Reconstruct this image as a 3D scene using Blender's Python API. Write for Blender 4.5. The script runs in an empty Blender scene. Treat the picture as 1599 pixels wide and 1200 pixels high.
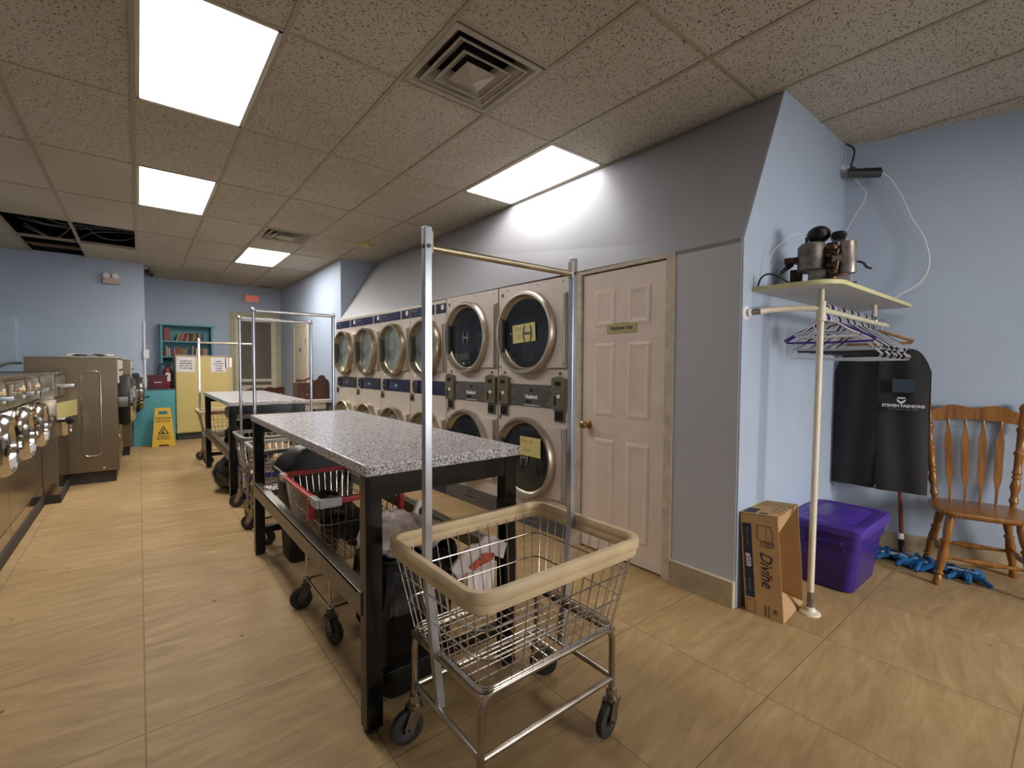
import bpy, bmesh, math, random
from mathutils import Vector, Matrix
PI = math.pi
random.seed(7)
SC = bpy.context.scene
COL = SC.collection

# ------------------------------------------------------------------ camera
def make_camera():
    f, yaw, pitch, roll = 726.9, math.radians(38.70), math.radians(2.075), math.radians(0.3226)
    fwd = Vector((math.sin(yaw)*math.cos(pitch), math.cos(yaw)*math.cos(pitch), -math.sin(pitch)))
    right = Vector((math.cos(yaw), -math.sin(yaw), 0))
    up = right.cross(fwd)
    r2 = right*math.cos(roll) + up*math.sin(roll)
    u2 = -right*math.sin(roll) + up*math.cos(roll)
    cd = bpy.data.cameras.new('camera'); co = bpy.data.objects.new('camera', cd); COL.objects.link(co)
    cd.sensor_fit = 'HORIZONTAL'; cd.sensor_width = 36.0; cd.lens = f/1599*36
    cd.clip_start = 0.02; cd.clip_end = 60
    m = Matrix((r2, u2, -fwd)).transposed().to_4x4(); m.translation = Vector((0, 0, 1.33))
    co.matrix_world = m
    SC.camera = co
make_camera()

# ------------------------------------------------------------------ light and exposure
PANEL_POWER = 14.0         # emission of the ceiling panels
DAY_POWER = 235.0           # daylight through the storefront windows behind the camera
SC.view_settings.view_transform = 'Standard'
SC.view_settings.look = 'None'
SC.view_settings.gamma = 1.0
SC.view_settings.use_curve_mapping = False
SC.view_settings.exposure = 0.35
w = bpy.data.worlds.new('world'); SC.world = w; w.use_nodes = True
w.node_tree.nodes['Background'].inputs[0].default_value = (0.55, 0.68, 0.9, 1)
w.node_tree.nodes['Background'].inputs[1].default_value = 0.6
for i, (x, wd, k) in enumerate(((-0.6, 2.2, 0.08), (2.95, 1.5, 1.0))):
    ld = bpy.data.lights.new('daylight', 'AREA'); ld.shape = 'RECTANGLE'; ld.size = wd*1.3; ld.size_y = 1.9
    ld.energy = DAY_POWER*k; ld.color = (1.0, 0.97, 0.94)
    lo = bpy.data.objects.new('daylight', ld); COL.objects.link(lo)
    lo.location = (x, -4.1, 1.95); lo.rotation_euler = (math.radians(90), 0, 0)

# ------------------------------------------------------------------ materials
def newmat(name):
    m = bpy.data.materials.new(name); m.use_nodes = True
    return m, m.node_tree, m.node_tree.nodes['Principled BSDF']
MATS = {}
def pm(name, col, rough=0.5, metal=0.0, var=0.08, scale=6.0, bump=0.0, bscale=60.0, spec=None, coat=0.0, stretch=None):
    """plain procedural surface: two tones of a colour mixed by noise, optional bump"""
    if name in MATS: return MATS[name]
    m, t, b = newmat(name)
    N, L = t.nodes, t.links
    tc = N.new('ShaderNodeTexCoord')
    src = tc.outputs['Object']
    if stretch:
        mp = N.new('ShaderNodeMapping'); mp.inputs['Scale'].default_value = stretch
        L.new(src, mp.inputs[0]); src = mp.outputs[0]
    nz = N.new('ShaderNodeTexNoise'); nz.inputs['Scale'].default_value = scale; nz.inputs['Detail'].default_value = 5
    L.new(src, nz.inputs['Vector'])
    cr = N.new('ShaderNodeValToRGB')
    cr.color_ramp.elements[0].position = 0.3; cr.color_ramp.elements[1].position = 0.7
    cr.color_ramp.elements[0].color = tuple(max(0, c*(1-var)) for c in col)+(1,)
    cr.color_ramp.elements[1].color = tuple(min(1, c*(1+var)) for c in col)+(1,)
    L.new(nz.outputs['Fac'], cr.inputs[0]); L.new(cr.outputs[0], b.inputs['Base Color'])
    b.inputs['Roughness'].default_value = rough; b.inputs['Metallic'].default_value = metal
    if spec is not None: b.inputs['Specular IOR Level'].default_value = spec
    if coat: b.inputs['Coat Weight'].default_value = coat
    if bump:
        n2 = N.new('ShaderNodeTexNoise'); n2.inputs['Scale'].default_value = bscale
        L.new(src, n2.inputs['Vector'])
        bp = N.new('ShaderNodeBump'); bp.inputs['Strength'].default_value = bump; bp.inputs['Distance'].default_value = 0.01
        L.new(n2.outputs['Fac'], bp.inputs['Height']); L.new(bp.outputs[0], b.inputs['Normal'])
    MATS[name] = m
    return m
def emis(name, col, strength):
    m, t, b = newmat(name)
    b.inputs['Base Color'].default_value = (*col, 1)
    b.inputs['Emission Color'].default_value = (*col, 1); b.inputs['Emission Strength'].default_value = strength
    MATS[name] = m
    return m
def mathn(t, op, a, b_=None):
    n = t.nodes.new('ShaderNodeMath'); n.operation = op
    for i, v in enumerate((a, b_)):
        if v is None: continue
        if isinstance(v, (int, float)): n.inputs[i].default_value = v
        else: t.links.new(v, n.inputs[i])
    return n.outputs[0]

def floor_mat():
    m, t, b = newmat('porcelain_floor_tile'); N, L = t.nodes, t.links
    tc = N.new('ShaderNodeTexCoord'); sx = N.new('ShaderNodeSeparateXYZ'); L.new(tc.outputs['Object'], sx.inputs[0])
    P = 0.655
    def cell(o, off):
        v = mathn(t, 'DIVIDE', mathn(t, 'SUBTRACT', o, off), P)
        return mathn(t, 'FRACT', v), mathn(t, 'FLOOR', v)
    fx, cx = cell(sx.outputs[0], -0.005); fy, cy = cell(sx.outputs[1], 0.785)
    def dist(f):
        return mathn(t, 'MINIMUM', f, mathn(t, 'SUBTRACT', 1.0, f))
    d = mathn(t, 'MINIMUM', dist(fx), dist(fy))
    grout = mathn(t, 'LESS_THAN', d, 0.0045)
    # per tile random turn of the stone veins
    cmb = N.new('ShaderNodeCombineXYZ'); L.new(cx, cmb.inputs[0]); L.new(cy, cmb.inputs[1])
    wn = N.new('ShaderNodeTexWhiteNoise'); wn.noise_dimensions = '3D'; L.new(cmb.outputs[0], wn.inputs[0])
    rt = N.new('ShaderNodeVectorRotate'); rt.rotation_type = 'Z_AXIS'
    L.new(tc.outputs['Object'], rt.inputs['Vector'])
    L.new(mathn(t, 'ADD', -0.2, mathn(t, 'MULTIPLY', wn.outputs['Value'], 0.5)), rt.inputs['Angle'])
    offs = N.new('ShaderNodeVectorMath'); offs.operation = 'MULTIPLY_ADD'
    L.new(wn.outputs['Color'], offs.inputs[0]); offs.inputs[1].default_value = (7, 7, 7); L.new(rt.outputs[0], offs.inputs[2])
    mp = N.new('ShaderNodeMapping'); mp.inputs['Scale'].default_value = (1.5, 8.0, 1); L.new(offs.outputs[0], mp.inputs[0])
    n1 = N.new('ShaderNodeTexNoise'); n1.inputs['Scale'].default_value = 2.1; n1.inputs['Detail'].default_value = 12; n1.inputs['Roughness'].default_value = 0.7
    n1.inputs['Distortion'].default_value = 0.5
    L.new(mp.outputs[0], n1.inputs['Vector'])
    cr = N.new('ShaderNodeValToRGB'); e = cr.color_ramp.elements
    e[0].position = 0.30; e[0].color = (0.31, 0.20, 0.092, 1)
    e[1].position = 0.68; e[1].color = (0.49, 0.338, 0.17, 1)
    k = e.new(0.5); k.color = (0.405, 0.268, 0.125, 1)
    k = e.new(0.76); k.color = (0.62, 0.47, 0.28, 1)
    L.new(n1.outputs['Fac'], cr.inputs[0])
    # broad wear
    n2 = N.new('ShaderNodeTexNoise'); n2.inputs['Scale'].default_value = 1.1; n2.inputs['Detail'].default_value = 3
    L.new(tc.outputs['Object'], n2.inputs['Vector'])
    c2 = N.new('ShaderNodeValToRGB'); c2.color_ramp.elements[0].position = 0.3; c2.color_ramp.elements[0].color = (0.78, 0.77, 0.75, 1)
    c2.color_ramp.elements[1].position = 0.65; c2.color_ramp.elements[1].color = (1, 1, 1, 1)
    L.new(n2.outputs['Fac'], c2.inputs[0])
    mx = N.new('ShaderNodeMix'); mx.data_type = 'RGBA'; mx.blend_type = 'MULTIPLY'; mx.inputs[0].default_value = 1
    L.new(cr.outputs[0], mx.inputs[6]); L.new(c2.outputs[0], mx.inputs[7])
    # small dark spots of dirt
    vo = N.new('ShaderNodeTexVoronoi'); vo.inputs['Scale'].default_value = 3.6; L.new(tc.outputs['Object'], vo.inputs['Vector'])
    n3 = N.new('ShaderNodeTexNoise'); n3.inputs['Scale'].default_value = 45; L.new(tc.outputs['Object'], n3.inputs['Vector'])
    sp = mathn(t, 'LESS_THAN', mathn(t, 'ADD', vo.outputs['Distance'], mathn(t, 'MULTIPLY', n3.outputs['Fac'], 0.07)), 0.072)
    m2 = N.new('ShaderNodeMix'); m2.data_type = 'RGBA'; L.new(mathn(t, 'MULTIPLY', sp, 0.7), m2.inputs[0])
    L.new(mx.outputs[2], m2.inputs[6]); m2.inputs[7].default_value = (0.06, 0.04, 0.022, 1)
    m3 = N.new('ShaderNodeMix'); m3.data_type = 'RGBA'; L.new(mathn(t, 'MULTIPLY', grout, 0.6), m3.inputs[0])
    L.new(m2.outputs[2], m3.inputs[6]); m3.inputs[7].default_value = (0.12, 0.085, 0.05, 1)
    L.new(m3.outputs[2], b.inputs['Base Color'])
    b.inputs['Roughness'].default_value = 0.58; b.inputs['Specular IOR Level'].default_value = 0.25
    bp = N.new('ShaderNodeBump'); bp.inputs['Strength'].default_value = 0.12; bp.inputs['Distance'].default_value = 0.01
    L.new(n1.outputs['Fac'], bp.inputs['Height']); L.new(bp.outputs[0], b.inputs['Normal'])
    return m

def ceiling_mat():
    m, t, b = newmat('fissured_ceiling_tile'); N, L = t.nodes, t.links
    tc = N.new('ShaderNodeTexCoord')
    sx = N.new('ShaderNodeSeparateXYZ'); L.new(tc.outputs['Object'], sx.inputs[0])
    # short fissures: stretched voronoi specks turned by a slow noise
    nz = N.new('ShaderNodeTexNoise'); nz.inputs['Scale'].default_value = 55; nz.inputs['Detail'].default_value = 2; L.new(tc.outputs['Object'], nz.inputs['Vector'])
    dv = N.new('ShaderNodeVectorMath'); dv.operation = 'MULTIPLY_ADD'; L.new(nz.outputs['Color'], dv.inputs[0])
    dv.inputs[1].default_value = (.022, .022, 0); L.new(tc.outputs['Object'], dv.inputs[2])
    mp = N.new('ShaderNodeMapping'); mp.inputs['Scale'].default_value = (52, 100, 1); mp.inputs['Rotation'].default_value = (0, 0, .5); L.new(dv.outputs[0], mp.inputs[0])
    vo = N.new('ShaderNodeTexVoronoi'); vo.inputs['Scale'].default_value = 1.0; L.new(mp.outputs[0], vo.inputs['Vector'])
    n2 = N.new('ShaderNodeTexNoise'); n2.inputs['Scale'].default_value = 90; n2.inputs['Detail'].default_value = 3
    L.new(tc.outputs['Object'], n2.inputs['Vector'])
    spk = mathn(t, 'LESS_THAN', mathn(t, 'ADD', vo.outputs['Distance'], mathn(t, 'MULTIPLY', n2.outputs['Fac'], 0.22)), 0.385)
    # tiles of the far left are a plain newer kind
    fl = mathn(t, 'MULTIPLY', mathn(t, 'LESS_THAN', sx.outputs[0], 0.0), mathn(t, 'GREATER_THAN', sx.outputs[1], 5.0))
    spk = mathn(t, 'MULTIPLY', spk, mathn(t, 'SUBTRACT', 1.0, mathn(t, 'MULTIPLY', fl, 0.8)))
    n3 = N.new('ShaderNodeTexNoise'); n3.inputs['Scale'].default_value = 0.9; n3.inputs['Detail'].default_value = 4
    L.new(tc.outputs['Object'], n3.inputs['Vector'])
    cr = N.new('ShaderNodeValToRGB'); e = cr.color_ramp.elements
    e[0].position = 0.35; e[0].color = (0.48, 0.425, 0.335, 1); e[1].position = 0.7; e[1].color = (0.56, 0.51, 0.42, 1)
    L.new(n3.outputs['Fac'], cr.inputs[0])
    mx = N.new('ShaderNodeMix'); mx.data_type = 'RGBA'; L.new(mathn(t, 'MULTIPLY', spk, 0.9), mx.inputs[0])
    L.new(cr.outputs[0], mx.inputs[6]); mx.inputs[7].default_value = (0.07, 0.052, 0.036, 1)
    L.new(mx.outputs[2], b.inputs['Base Color']); b.inputs['Roughness'].default_value = 0.95
    b.inputs['Specular IOR Level'].default_value = 0.1
    return m

def granite_mat():
    m, t, b = newmat('speckled_laminate'); N, L = t.nodes, t.links
    tc = N.new('ShaderNodeTexCoord')
    v = N.new('ShaderNodeTexVoronoi'); v.inputs['Scale'].default_value = 190; L.new(tc.outputs['Object'], v.inputs['Vector'])
    n = N.new('ShaderNodeTexNoise'); n.inputs['Scale'].default_value = 150; n.inputs['Detail'].default_value = 2; L.new(tc.outputs['Object'], n.inputs['Vector'])
    sp = N.new('ShaderNodeSeparateColor'); L.new(v.outputs['Color'], sp.inputs[0])
    s = mathn(t, 'ADD', mathn(t, 'MULTIPLY', sp.outputs[0], 0.55), mathn(t, 'MULTIPLY', n.outputs['Fac'], 0.5))
    cr = N.new('ShaderNodeValToRGB'); e = cr.color_ramp.elements
    e[0].position = 0.22; e[0].color = (0.07, 0.06, 0.065, 1); e[1].position = 0.75; e[1].color = (0.74, 0.71, 0.71, 1)
    k = e.new(0.38); k.color = (0.27, 0.235, 0.24, 1); k = e.new(0.5); k.color = (0.52, 0.48, 0.48, 1)
    L.new(s, cr.inputs[0]); L.new(cr.outputs[0], b.inputs['Base Color'])
    b.inputs['Roughness'].default_value = 0.22
    return m

def wood_mat(name, c0, c1, rough=0.3):
    m, t, b = newmat(name); N, L = t.nodes, t.links
    tc = N.new('ShaderNodeTexCoord'); mp = N.new('ShaderNodeMapping'); mp.inputs['Scale'].default_value = (30, 30, 3)
    L.new(tc.outputs['Object'], mp.inputs[0])
    n = N.new('ShaderNodeTexNoise'); n.inputs['Scale'].default_value = 1.5; n.inputs['Detail'].default_value = 6; L.new(mp.outputs[0], n.inputs['Vector'])
    cr = N.new('ShaderNodeValToRGB'); cr.color_ramp.elements[0].position = 0.35; cr.color_ramp.elements[1].position = 0.68
    cr.color_ramp.elements[0].color = (*c0, 1); cr.color_ramp.elements[1].color = (*c1, 1)
    L.new(n.outputs['Fac'], cr.inputs[0]); L.new(cr.outputs[0], b.inputs['Base Color'])
    b.inputs['Roughness'].default_value = rough
    return m

FLOOR = floor_mat(); CEIL = ceiling_mat(); GRANITE = granite_mat()
BLUE = pm('pale_blue_paint', (0.40, 0.47, 0.575), 0.45, var=0.04, scale=1.5, bump=0.04, bscale=35)
SOFF = pm('shaded_bulkhead_grey', (0.335, 0.33, 0.335), 0.5, var=0.03, scale=1.5, bump=0.03, bscale=35)  # same paint as the door wall, darkened because the slope gets less light
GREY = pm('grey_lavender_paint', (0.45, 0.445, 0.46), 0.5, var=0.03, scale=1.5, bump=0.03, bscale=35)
GRID = pm('ceiling_grid_metal', (0.36, 0.31, 0.22), 0.5, var=0.06)
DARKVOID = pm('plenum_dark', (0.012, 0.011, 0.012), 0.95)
BROWNTILE = pm('stained_board', (0.16, 0.10, 0.05), 0.9, var=0.3, scale=9)
BASETILE = pm('beige_base_tile', (0.40, 0.31, 0.19), 0.45, var=0.22, scale=7)
BASECAP = pm('base_tile_cap', (0.62, 0.52, 0.38), 0.5)
DOORW = pm('aged_white_paint', (0.72, 0.59, 0.485), 0.4, var=0.06, scale=5, bump=0.04, bscale=40)
CREAMF = pm('worn_cream_paint', (0.53, 0.45, 0.33), 0.5, var=0.2, scale=12)
CREAM = pm('cream_enamel', (0.60, 0.46, 0.165), 0.4, var=0.06, scale=4)
BRASS = pm('tarnished_brass', (0.42, 0.27, 0.12), 0.3, 1.0, var=0.2)
PANEL = emis('light_panel', (1.0, 0.965, 0.93), PANEL_POWER)
PANELC = emis('cool_light_panel', (0.97, 0.96, 1.0), PANEL_POWER*0.45)
PANELF = emis('far_light_panel', (1.0, 0.965, 0.93), PANEL_POWER*1.7)
PANELS = emis('street_side_panel', (1.0, 0.97, 0.95), PANEL_POWER*0.45)
PANELE = emis('end_light_panel', (1.0, 0.965, 0.93), PANEL_POWER*2.1)
FRAMEW = pm('panel_frame_enamel', (0.52, 0.49, 0.42), 0.4)
VENT = pm('vent_enamel', (0.40, 0.36, 0.28), 0.5, 0.0, var=0.15, scale=10)
SILVER = pm('dryer_enamel', (0.58, 0.50, 0.435), 0.4, 0.15, var=0.03)
RING = pm('satin_door_ring', (0.50, 0.44, 0.36), 0.36, 0.85, var=0.08)
RINGB = pm('bronzed_door_ring', (0.46, 0.39, 0.28), 0.34, 0.9, var=0.2, scale=9)
GLASSD = pm('dark_door_glass', (0.02, 0.023, 0.028), 0.06, 0, var=0.2, scale=3, spec=0.6)
GLASSG = pm('reflection_tinted_door_glass', (0.16, 0.18, 0.16), 0.1, 0, var=0.6, scale=5, spec=0.7)  # grey-green reflection painted into the glass colour
DKGREY = pm('dark_grey_panel', (0.085, 0.08, 0.072), 0.4, var=0.1)
OLIVE = pm('bronze_coin_box', (0.20, 0.175, 0.115), 0.35, 0.5, var=0.12)
NAVY = pm('navy_panel', (0.012, 0.016, 0.055), 0.3, var=0.15)
BLACK = pm('black_enamel', (0.006, 0.006, 0.006), 0.2, var=0.2, spec=0.4)
BLACKP = pm('black_plastic', (0.007, 0.007, 0.008), 0.4, var=0.2, spec=0.35)
BLACKR = pm('black_rubber', (0.02, 0.019, 0.018), 0.6, var=0.3, scale=30)
BAGBLK = pm('black_bag_film', (0.007, 0.007, 0.008), 0.25, var=0.2, bump=0.6, bscale=16)
STEEL = pm('stainless_steel', (0.36, 0.325, 0.275), 0.24, 1.0, var=0.06, scale=3, stretch=(1, 1, 14))
STEELM = pm('polished_stainless', (0.42, 0.37, 0.29), 0.12, 1.0, var=0.05, scale=3)
STEELW = pm('side_panel_steel', (0.22, 0.175, 0.115), 0.4, 0.85, var=0.05, scale=2)
CHROME = pm('chrome', (0.66, 0.63, 0.59), 0.13, 1.0, var=0.06)
WIRE = pm('plated_wire', (0.55, 0.50, 0.44), 0.22, 1.0, var=0.15, scale=25)
TUBE = pm('worn_plated_tube', (0.40, 0.35, 0.29), 0.28, 1.0, var=0.25, scale=14)
POLE = pm('square_tube_steel', (0.50, 0.52, 0.57), 0.3, 0.9, var=0.1, scale=12)
RIMC = pm('cream_vinyl_bumper', (0.67, 0.505, 0.285), 0.5, var=0.12, scale=12)
RIMG = pm('grey_vinyl_bumper', (0.28, 0.26, 0.23), 0.45, var=0.15)
REDT = pm('red_tape', (0.42, 0.025, 0.03), 0.4, var=0.15, scale=20)
GREYT = pm('grey_duct_tape', (0.40, 0.38, 0.37), 0.4, var=0.15, scale=20)
RAILM = pm('grey_brown_rail', (0.17, 0.15, 0.12), 0.35, 0.6, var=0.1)
PAPER = pm('white_paper', (0.74, 0.70, 0.69), 0.7, var=0.04)
YPAPER = pm('yellow_paper', (0.60, 0.52, 0.20), 0.7, var=0.04)
INK = pm('black_ink', (0.02, 0.018, 0.018), 0.6)
REDINK = pm('red_ink', (0.45, 0.04, 0.03), 0.6)
WHITEP = pm('white_plastic', (0.72, 0.70, 0.70), 0.4, var=0.05)
WHITEBAG = pm('white_bag_film', (0.88, 0.77, 0.70), 0.35, var=0.14, scale=12, bump=0.9, bscale=26)
PURPLE = pm('purple_plastic', (0.035, 0.013, 0.18), 0.35, var=0.12)
PURPLEH = pm('purple_hanger', (0.06, 0.02, 0.20), 0.35)
KRAFT = pm('kraft_cardboard', (0.46, 0.27, 0.105), 0.8, var=0.08, scale=8)
KRAFTI = pm('kraft_inside', (0.43, 0.265, 0.125), 0.85, var=0.06, scale=8)
INKN = pm('navy_print', (0.018, 0.02, 0.045), 0.7)
PIPE = pm('cream_painted_pipe', (0.66, 0.59, 0.45), 0.4, var=0.1, scale=10)
IRON = pm('bare_iron_pipe', (0.22, 0.19, 0.16), 0.45, 0.8, var=0.3, scale=20)
SHELFW = pm('white_melamine', (0.55, 0.53, 0.50), 0.5, var=0.04)
SHELFE = pm('yellowed_edge_band', (0.60, 0.56, 0.28), 0.45, var=0.06)
MACH = pm('dull_cast_metal', (0.20, 0.18, 0.16), 0.5, 0.7, var=0.35, scale=22)
COPPER = pm('oily_copper', (0.10, 0.055, 0.032), 0.4, 0.8, var=0.4, scale=25)
OAK = wood_mat('honey_oak', (0.18, 0.066, 0.012), (0.34, 0.15, 0.033), 0.28)
DKWOOD = wood_mat('dark_mahogany', (0.05, 0.015, 0.008), (0.10, 0.033, 0.017), 0.3)
CLOTHB = pm('black_garment_cloth', (0.013, 0.012, 0.012), 0.75, var=0.3, scale=3, bump=0.3, bscale=10)
WINDOWF = pm('clear_film_window', (0.045, 0.065, 0.085), 0.15)
MOPB = pm('blue_mop_yarn', (0.012, 0.13, 0.33), 0.85, var=0.35, scale=40, bump=0.8, bscale=60)
TEAL = pm('turquoise_paint', (0.085, 0.33, 0.36), 0.45, var=0.06, scale=3)
TEALD = pm('turquoise_shelf_paint', (0.06, 0.28, 0.30), 0.45, var=0.06, scale=3)
BURG = pm('burgundy_plastic', (0.085, 0.006, 0.012), 0.35)
YEL = pm('yellow_sign_plastic', (0.62, 0.38, 0.02), 0.4, var=0.04)
SCREEN = pm('dim_screen_mesh', (0.135, 0.115, 0.085), 0.7, var=0.15, scale=3)
PINKW = pm('pale_pink_case', (0.52, 0.37, 0.34), 0.5)
EXITR = emis('exit_letters', (0.75, 0.045, 0.03), 0.7)
EXITB = pm('exit_face', (0.72, 0.50, 0.40), 0.5)
BLUEB = pm('blue_recycling_plastic', (0.012, 0.035, 0.24), 0.4)
MAUVE = pm('mauve_cloth', (0.36, 0.27, 0.27), 0.85, var=0.1)
CLOTHW = pm('dirty_white_towel', (0.56, 0.47, 0.36), 0.9, var=0.2, scale=14, bump=0.5, bscale=40)
LOCKER = pm('light_blue_partition_paint', (0.42, 0.52, 0.62), 0.5, var=0.04)
DKBAND = pm('dark_plinth', (0.035, 0.028, 0.022), 0.6, var=0.2)

# ------------------------------------------------------------------ mesh helpers
class M:
    def __init__(s):
        s.bm = bmesh.new(); s.bev = False
    def _f(s, vs, mi=0):
        try:
            f = s.bm.faces.new(vs); f.material_index = mi
            return f
        except ValueError:
            return None
    def box(s, x0, y0, z0, x1, y1, z1, bev=0.0, mi=0, mat=None, seg=2):
        if x0 > x1: x0, x1 = x1, x0
        if y0 > y1: y0, y1 = y1, y0
        if z0 > z1: z0, z1 = z1, z0
        P = [(x0,y0,z0),(x1,y0,z0),(x1,y1,z0),(x0,y1,z0),(x0,y0,z1),(x1,y0,z1),(x1,y1,z1),(x0,y1,z1)]
        return s.hexa(P, bev, mi, mat, seg)
    def hexa(s, P, bev=0.0, mi=0, mat=None, seg=2):
        P = [Vector(p) for p in P]
        if mat is not None: P = [mat @ p for p in P]
        v = [s.bm.verts.new(p) for p in P]
        fs = [s._f([v[i] for i in q], mi) for q in ((3,2,1,0),(4,5,6,7),(0,1,5,4),(1,2,6,5),(2,3,7,6),(3,0,4,7))]
        if bev > 0:
            s.bev = True
            es = list({e for f in fs for e in f.edges})
            r = bmesh.ops.bevel(s.bm, geom=es, offset=bev, segments=seg, affect='EDGES', profile=0.5)
            for f in r['faces']: f.material_index = mi
        return s
    def quad(s, P, mi=0):
        s._f([s.bm.verts.new(Vector(p)) for p in P], mi); return s
    def cyl(s, p0, p1, r, n=16, r2=None, caps=True, mi=0):
        p0, p1 = Vector(p0), Vector(p1); r2 = r if r2 is None else r2
        d = (p1-p0).normalized(); a = d.orthogonal().normalized(); b = d.cross(a)
        A = [s.bm.verts.new(p0+(a*math.cos(2*PI*i/n)+b*math.sin(2*PI*i/n))*r) for i in range(n)]
        B = [s.bm.verts.new(p1+(a*math.cos(2*PI*i/n)+b*math.sin(2*PI*i/n))*r2) for i in range(n)]
        for i in range(n): s._f([A[i], A[(i+1)%n], B[(i+1)%n], B[i]], mi)
        if caps: s._f(A[::-1], mi); s._f(B, mi)
        return s
    def tube(s, pts, r, n=8, closed=False, mi=0, flat=None):
        pts = [Vector(p) for p in pts]; k = len(pts)
        rings = []; prev = None
        for i, p in enumerate(pts):
            if closed: t = pts[(i+1)%k]-pts[i-1]
            else: t = pts[min(i+1, k-1)]-pts[max(i-1, 0)]
            t.normalize()
            if prev is None: a = t.orthogonal().normalized()
            else:
                a = prev - t*prev.dot(t)
                a = a.normalized() if a.length > 1e-6 else t.orthogonal().normalized()
            prev = a; b = t.cross(a)
            rr = r[i] if isinstance(r, (list, tuple)) else r
            rings.append([s.bm.verts.new(p+(a*math.cos(2*PI*j/n)+b*math.sin(2*PI*j/n))*rr) for j in range(n)])
        for i in range(k if closed else k-1):
            A, B = rings[i], rings[(i+1)%k]
            for j in range(n): s._f([A[j], A[(j+1)%n], B[(j+1)%n], B[j]], mi)
        if not closed: s._f(rings[0][::-1], mi); s._f(rings[-1], mi)
        return s
    def band(s, pts, w, h, closed=True, up=(0,0,1), mi=0):
        """rectangular section (w outward, h up) swept along a level path"""
        pts = [Vector(p) for p in pts]; k = len(pts); up = Vector(up); rings = []
        sec = []
        for j in range(12):
            a = 2*PI*j/12; ca, sa = math.cos(a), math.sin(a)
            sec.append((math.copysign(abs(ca)**0.5, ca)*w/2, math.copysign(abs(sa)**0.5, sa)*h/2))
        for i, p in enumerate(pts):
            t = (pts[(i+1)%k]-pts[i-1]) if closed else (pts[min(i+1,k-1)]-pts[max(i-1,0)])
            t.normalize(); o = t.cross(up).normalized(); u = o.cross(t)
            rings.append([s.bm.verts.new(p+o*x+u*y) for x, y in sec])
        for i in range(k if closed else k-1):
            A, B = rings[i], rings[(i+1)%k]
            for j in range(12): s._f([A[j], A[(j+1)%12], B[(j+1)%12], B[j]], mi)
        if not closed: s._f(rings[0][::-1], mi); s._f(rings[-1], mi)
        return s
    def lathe(s, prof, o=(0,0,0), axis=(0,0,1), n=32, mi=0, mis=None, xs=1.0):
        o = Vector(o); d = Vector(axis).normalized(); a = d.orthogonal().normalized(); b = d.cross(a)
        rings = []
        for r, h in prof:
            if r < 1e-6: rings.append([s.bm.verts.new(o+d*h)])
            else: rings.append([s.bm.verts.new(o+d*h+(a*math.cos(2*PI*i/n)*xs+b*math.sin(2*PI*i/n))*r) for i in range(n)])
        for q in range(len(rings)-1):
            A, B = rings[q], rings[q+1]; mm = mis[q] if mis else mi
            for i in range(n):
                if len(A) == 1 and len(B) == 1: continue
                if len(A) == 1: s._f([A[0], B[(i+1)%n], B[i]], mm)
                elif len(B) == 1: s._f([A[i], A[(i+1)%n], B[0]], mm)
                else: s._f([A[i], A[(i+1)%n], B[(i+1)%n], B[i]], mm)
        return s
    def prism(s, poly, h, mat=None, mi=0, bev=0):
        """poly in local xy, extruded along local z by h, then placed by mat"""
        mat = mat or Matrix()
        A = [s.bm.verts.new(mat @ Vector((x, y, 0))) for x, y in poly]
        B = [s.bm.verts.new(mat @ Vector((x, y, h))) for x, y in poly]
        k = len(poly)
        fs = [s._f(A[::-1], mi), s._f(B, mi)]
        for i in range(k): fs.append(s._f([A[i], A[(i+1)%k], B[(i+1)%k], B[i]], mi))
        if bev:
            s.bev = True
            es = [e for e in fs[1].edges]
            r = bmesh.ops.bevel(s.bm, geom=es, offset=bev, segments=2, affect='EDGES')
            for f in r['faces']: f.material_index = mi
        return s
    def ball(s, c, r, n=16, sc=(1,1,1), mi=0, rot=None):
        c = Vector(c); k = max(6, n//2); rings = []
        R = rot or Matrix.Identity(3)
        for i in range(k+1):
            th = PI*i/k
            if i in (0, k): rings.append([s.bm.verts.new(c + R @ Vector((0, 0, math.cos(th)*r*sc[2])))])
            else: rings.append([s.bm.verts.new(c + R @ Vector((math.sin(th)*math.cos(2*PI*j/n)*r*sc[0], math.sin(th)*math.sin(2*PI*j/n)*r*sc[1], math.cos(th)*r*sc[2]))) for j in range(n)])
        for i in range(k):
            A, B = rings[i], rings[i+1]
            for j in range(n):
                if len(A) == 1: s._f([A[0], B[j], B[(j+1)%n]], mi)
                elif len(B) == 1: s._f([A[j], B[0], A[(j+1)%n]], mi)
                else: s._f([A[j], B[j], B[(j+1)%n], A[(j+1)%n]], mi)
        return s
    def grid(s, fn, nu, nv, mi=0):
        V = [[s.bm.verts.new(Vector(fn(i/nu, j/nv))) for j in range(nv+1)] for i in range(nu+1)]
        for i in range(nu):
            for j in range(nv): s._f([V[i][j], V[i+1][j], V[i+1][j+1], V[i][j+1]], mi)
        return s
    def jitter(s, amt, seed=0, freq=6.0):
        from mathutils import noise
        for v in s.bm.verts:
            p = v.co*freq + Vector((seed*3.1, seed*1.7, seed*0.9))
            v.co += Vector((noise.noise(p), noise.noise(p+Vector((9,0,0))), noise.noise(p+Vector((0,9,0)))))*amt
        return s
    def xform(s, mat):
        bmesh.ops.transform(s.bm, matrix=mat, verts=s.bm.verts); return s
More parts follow.
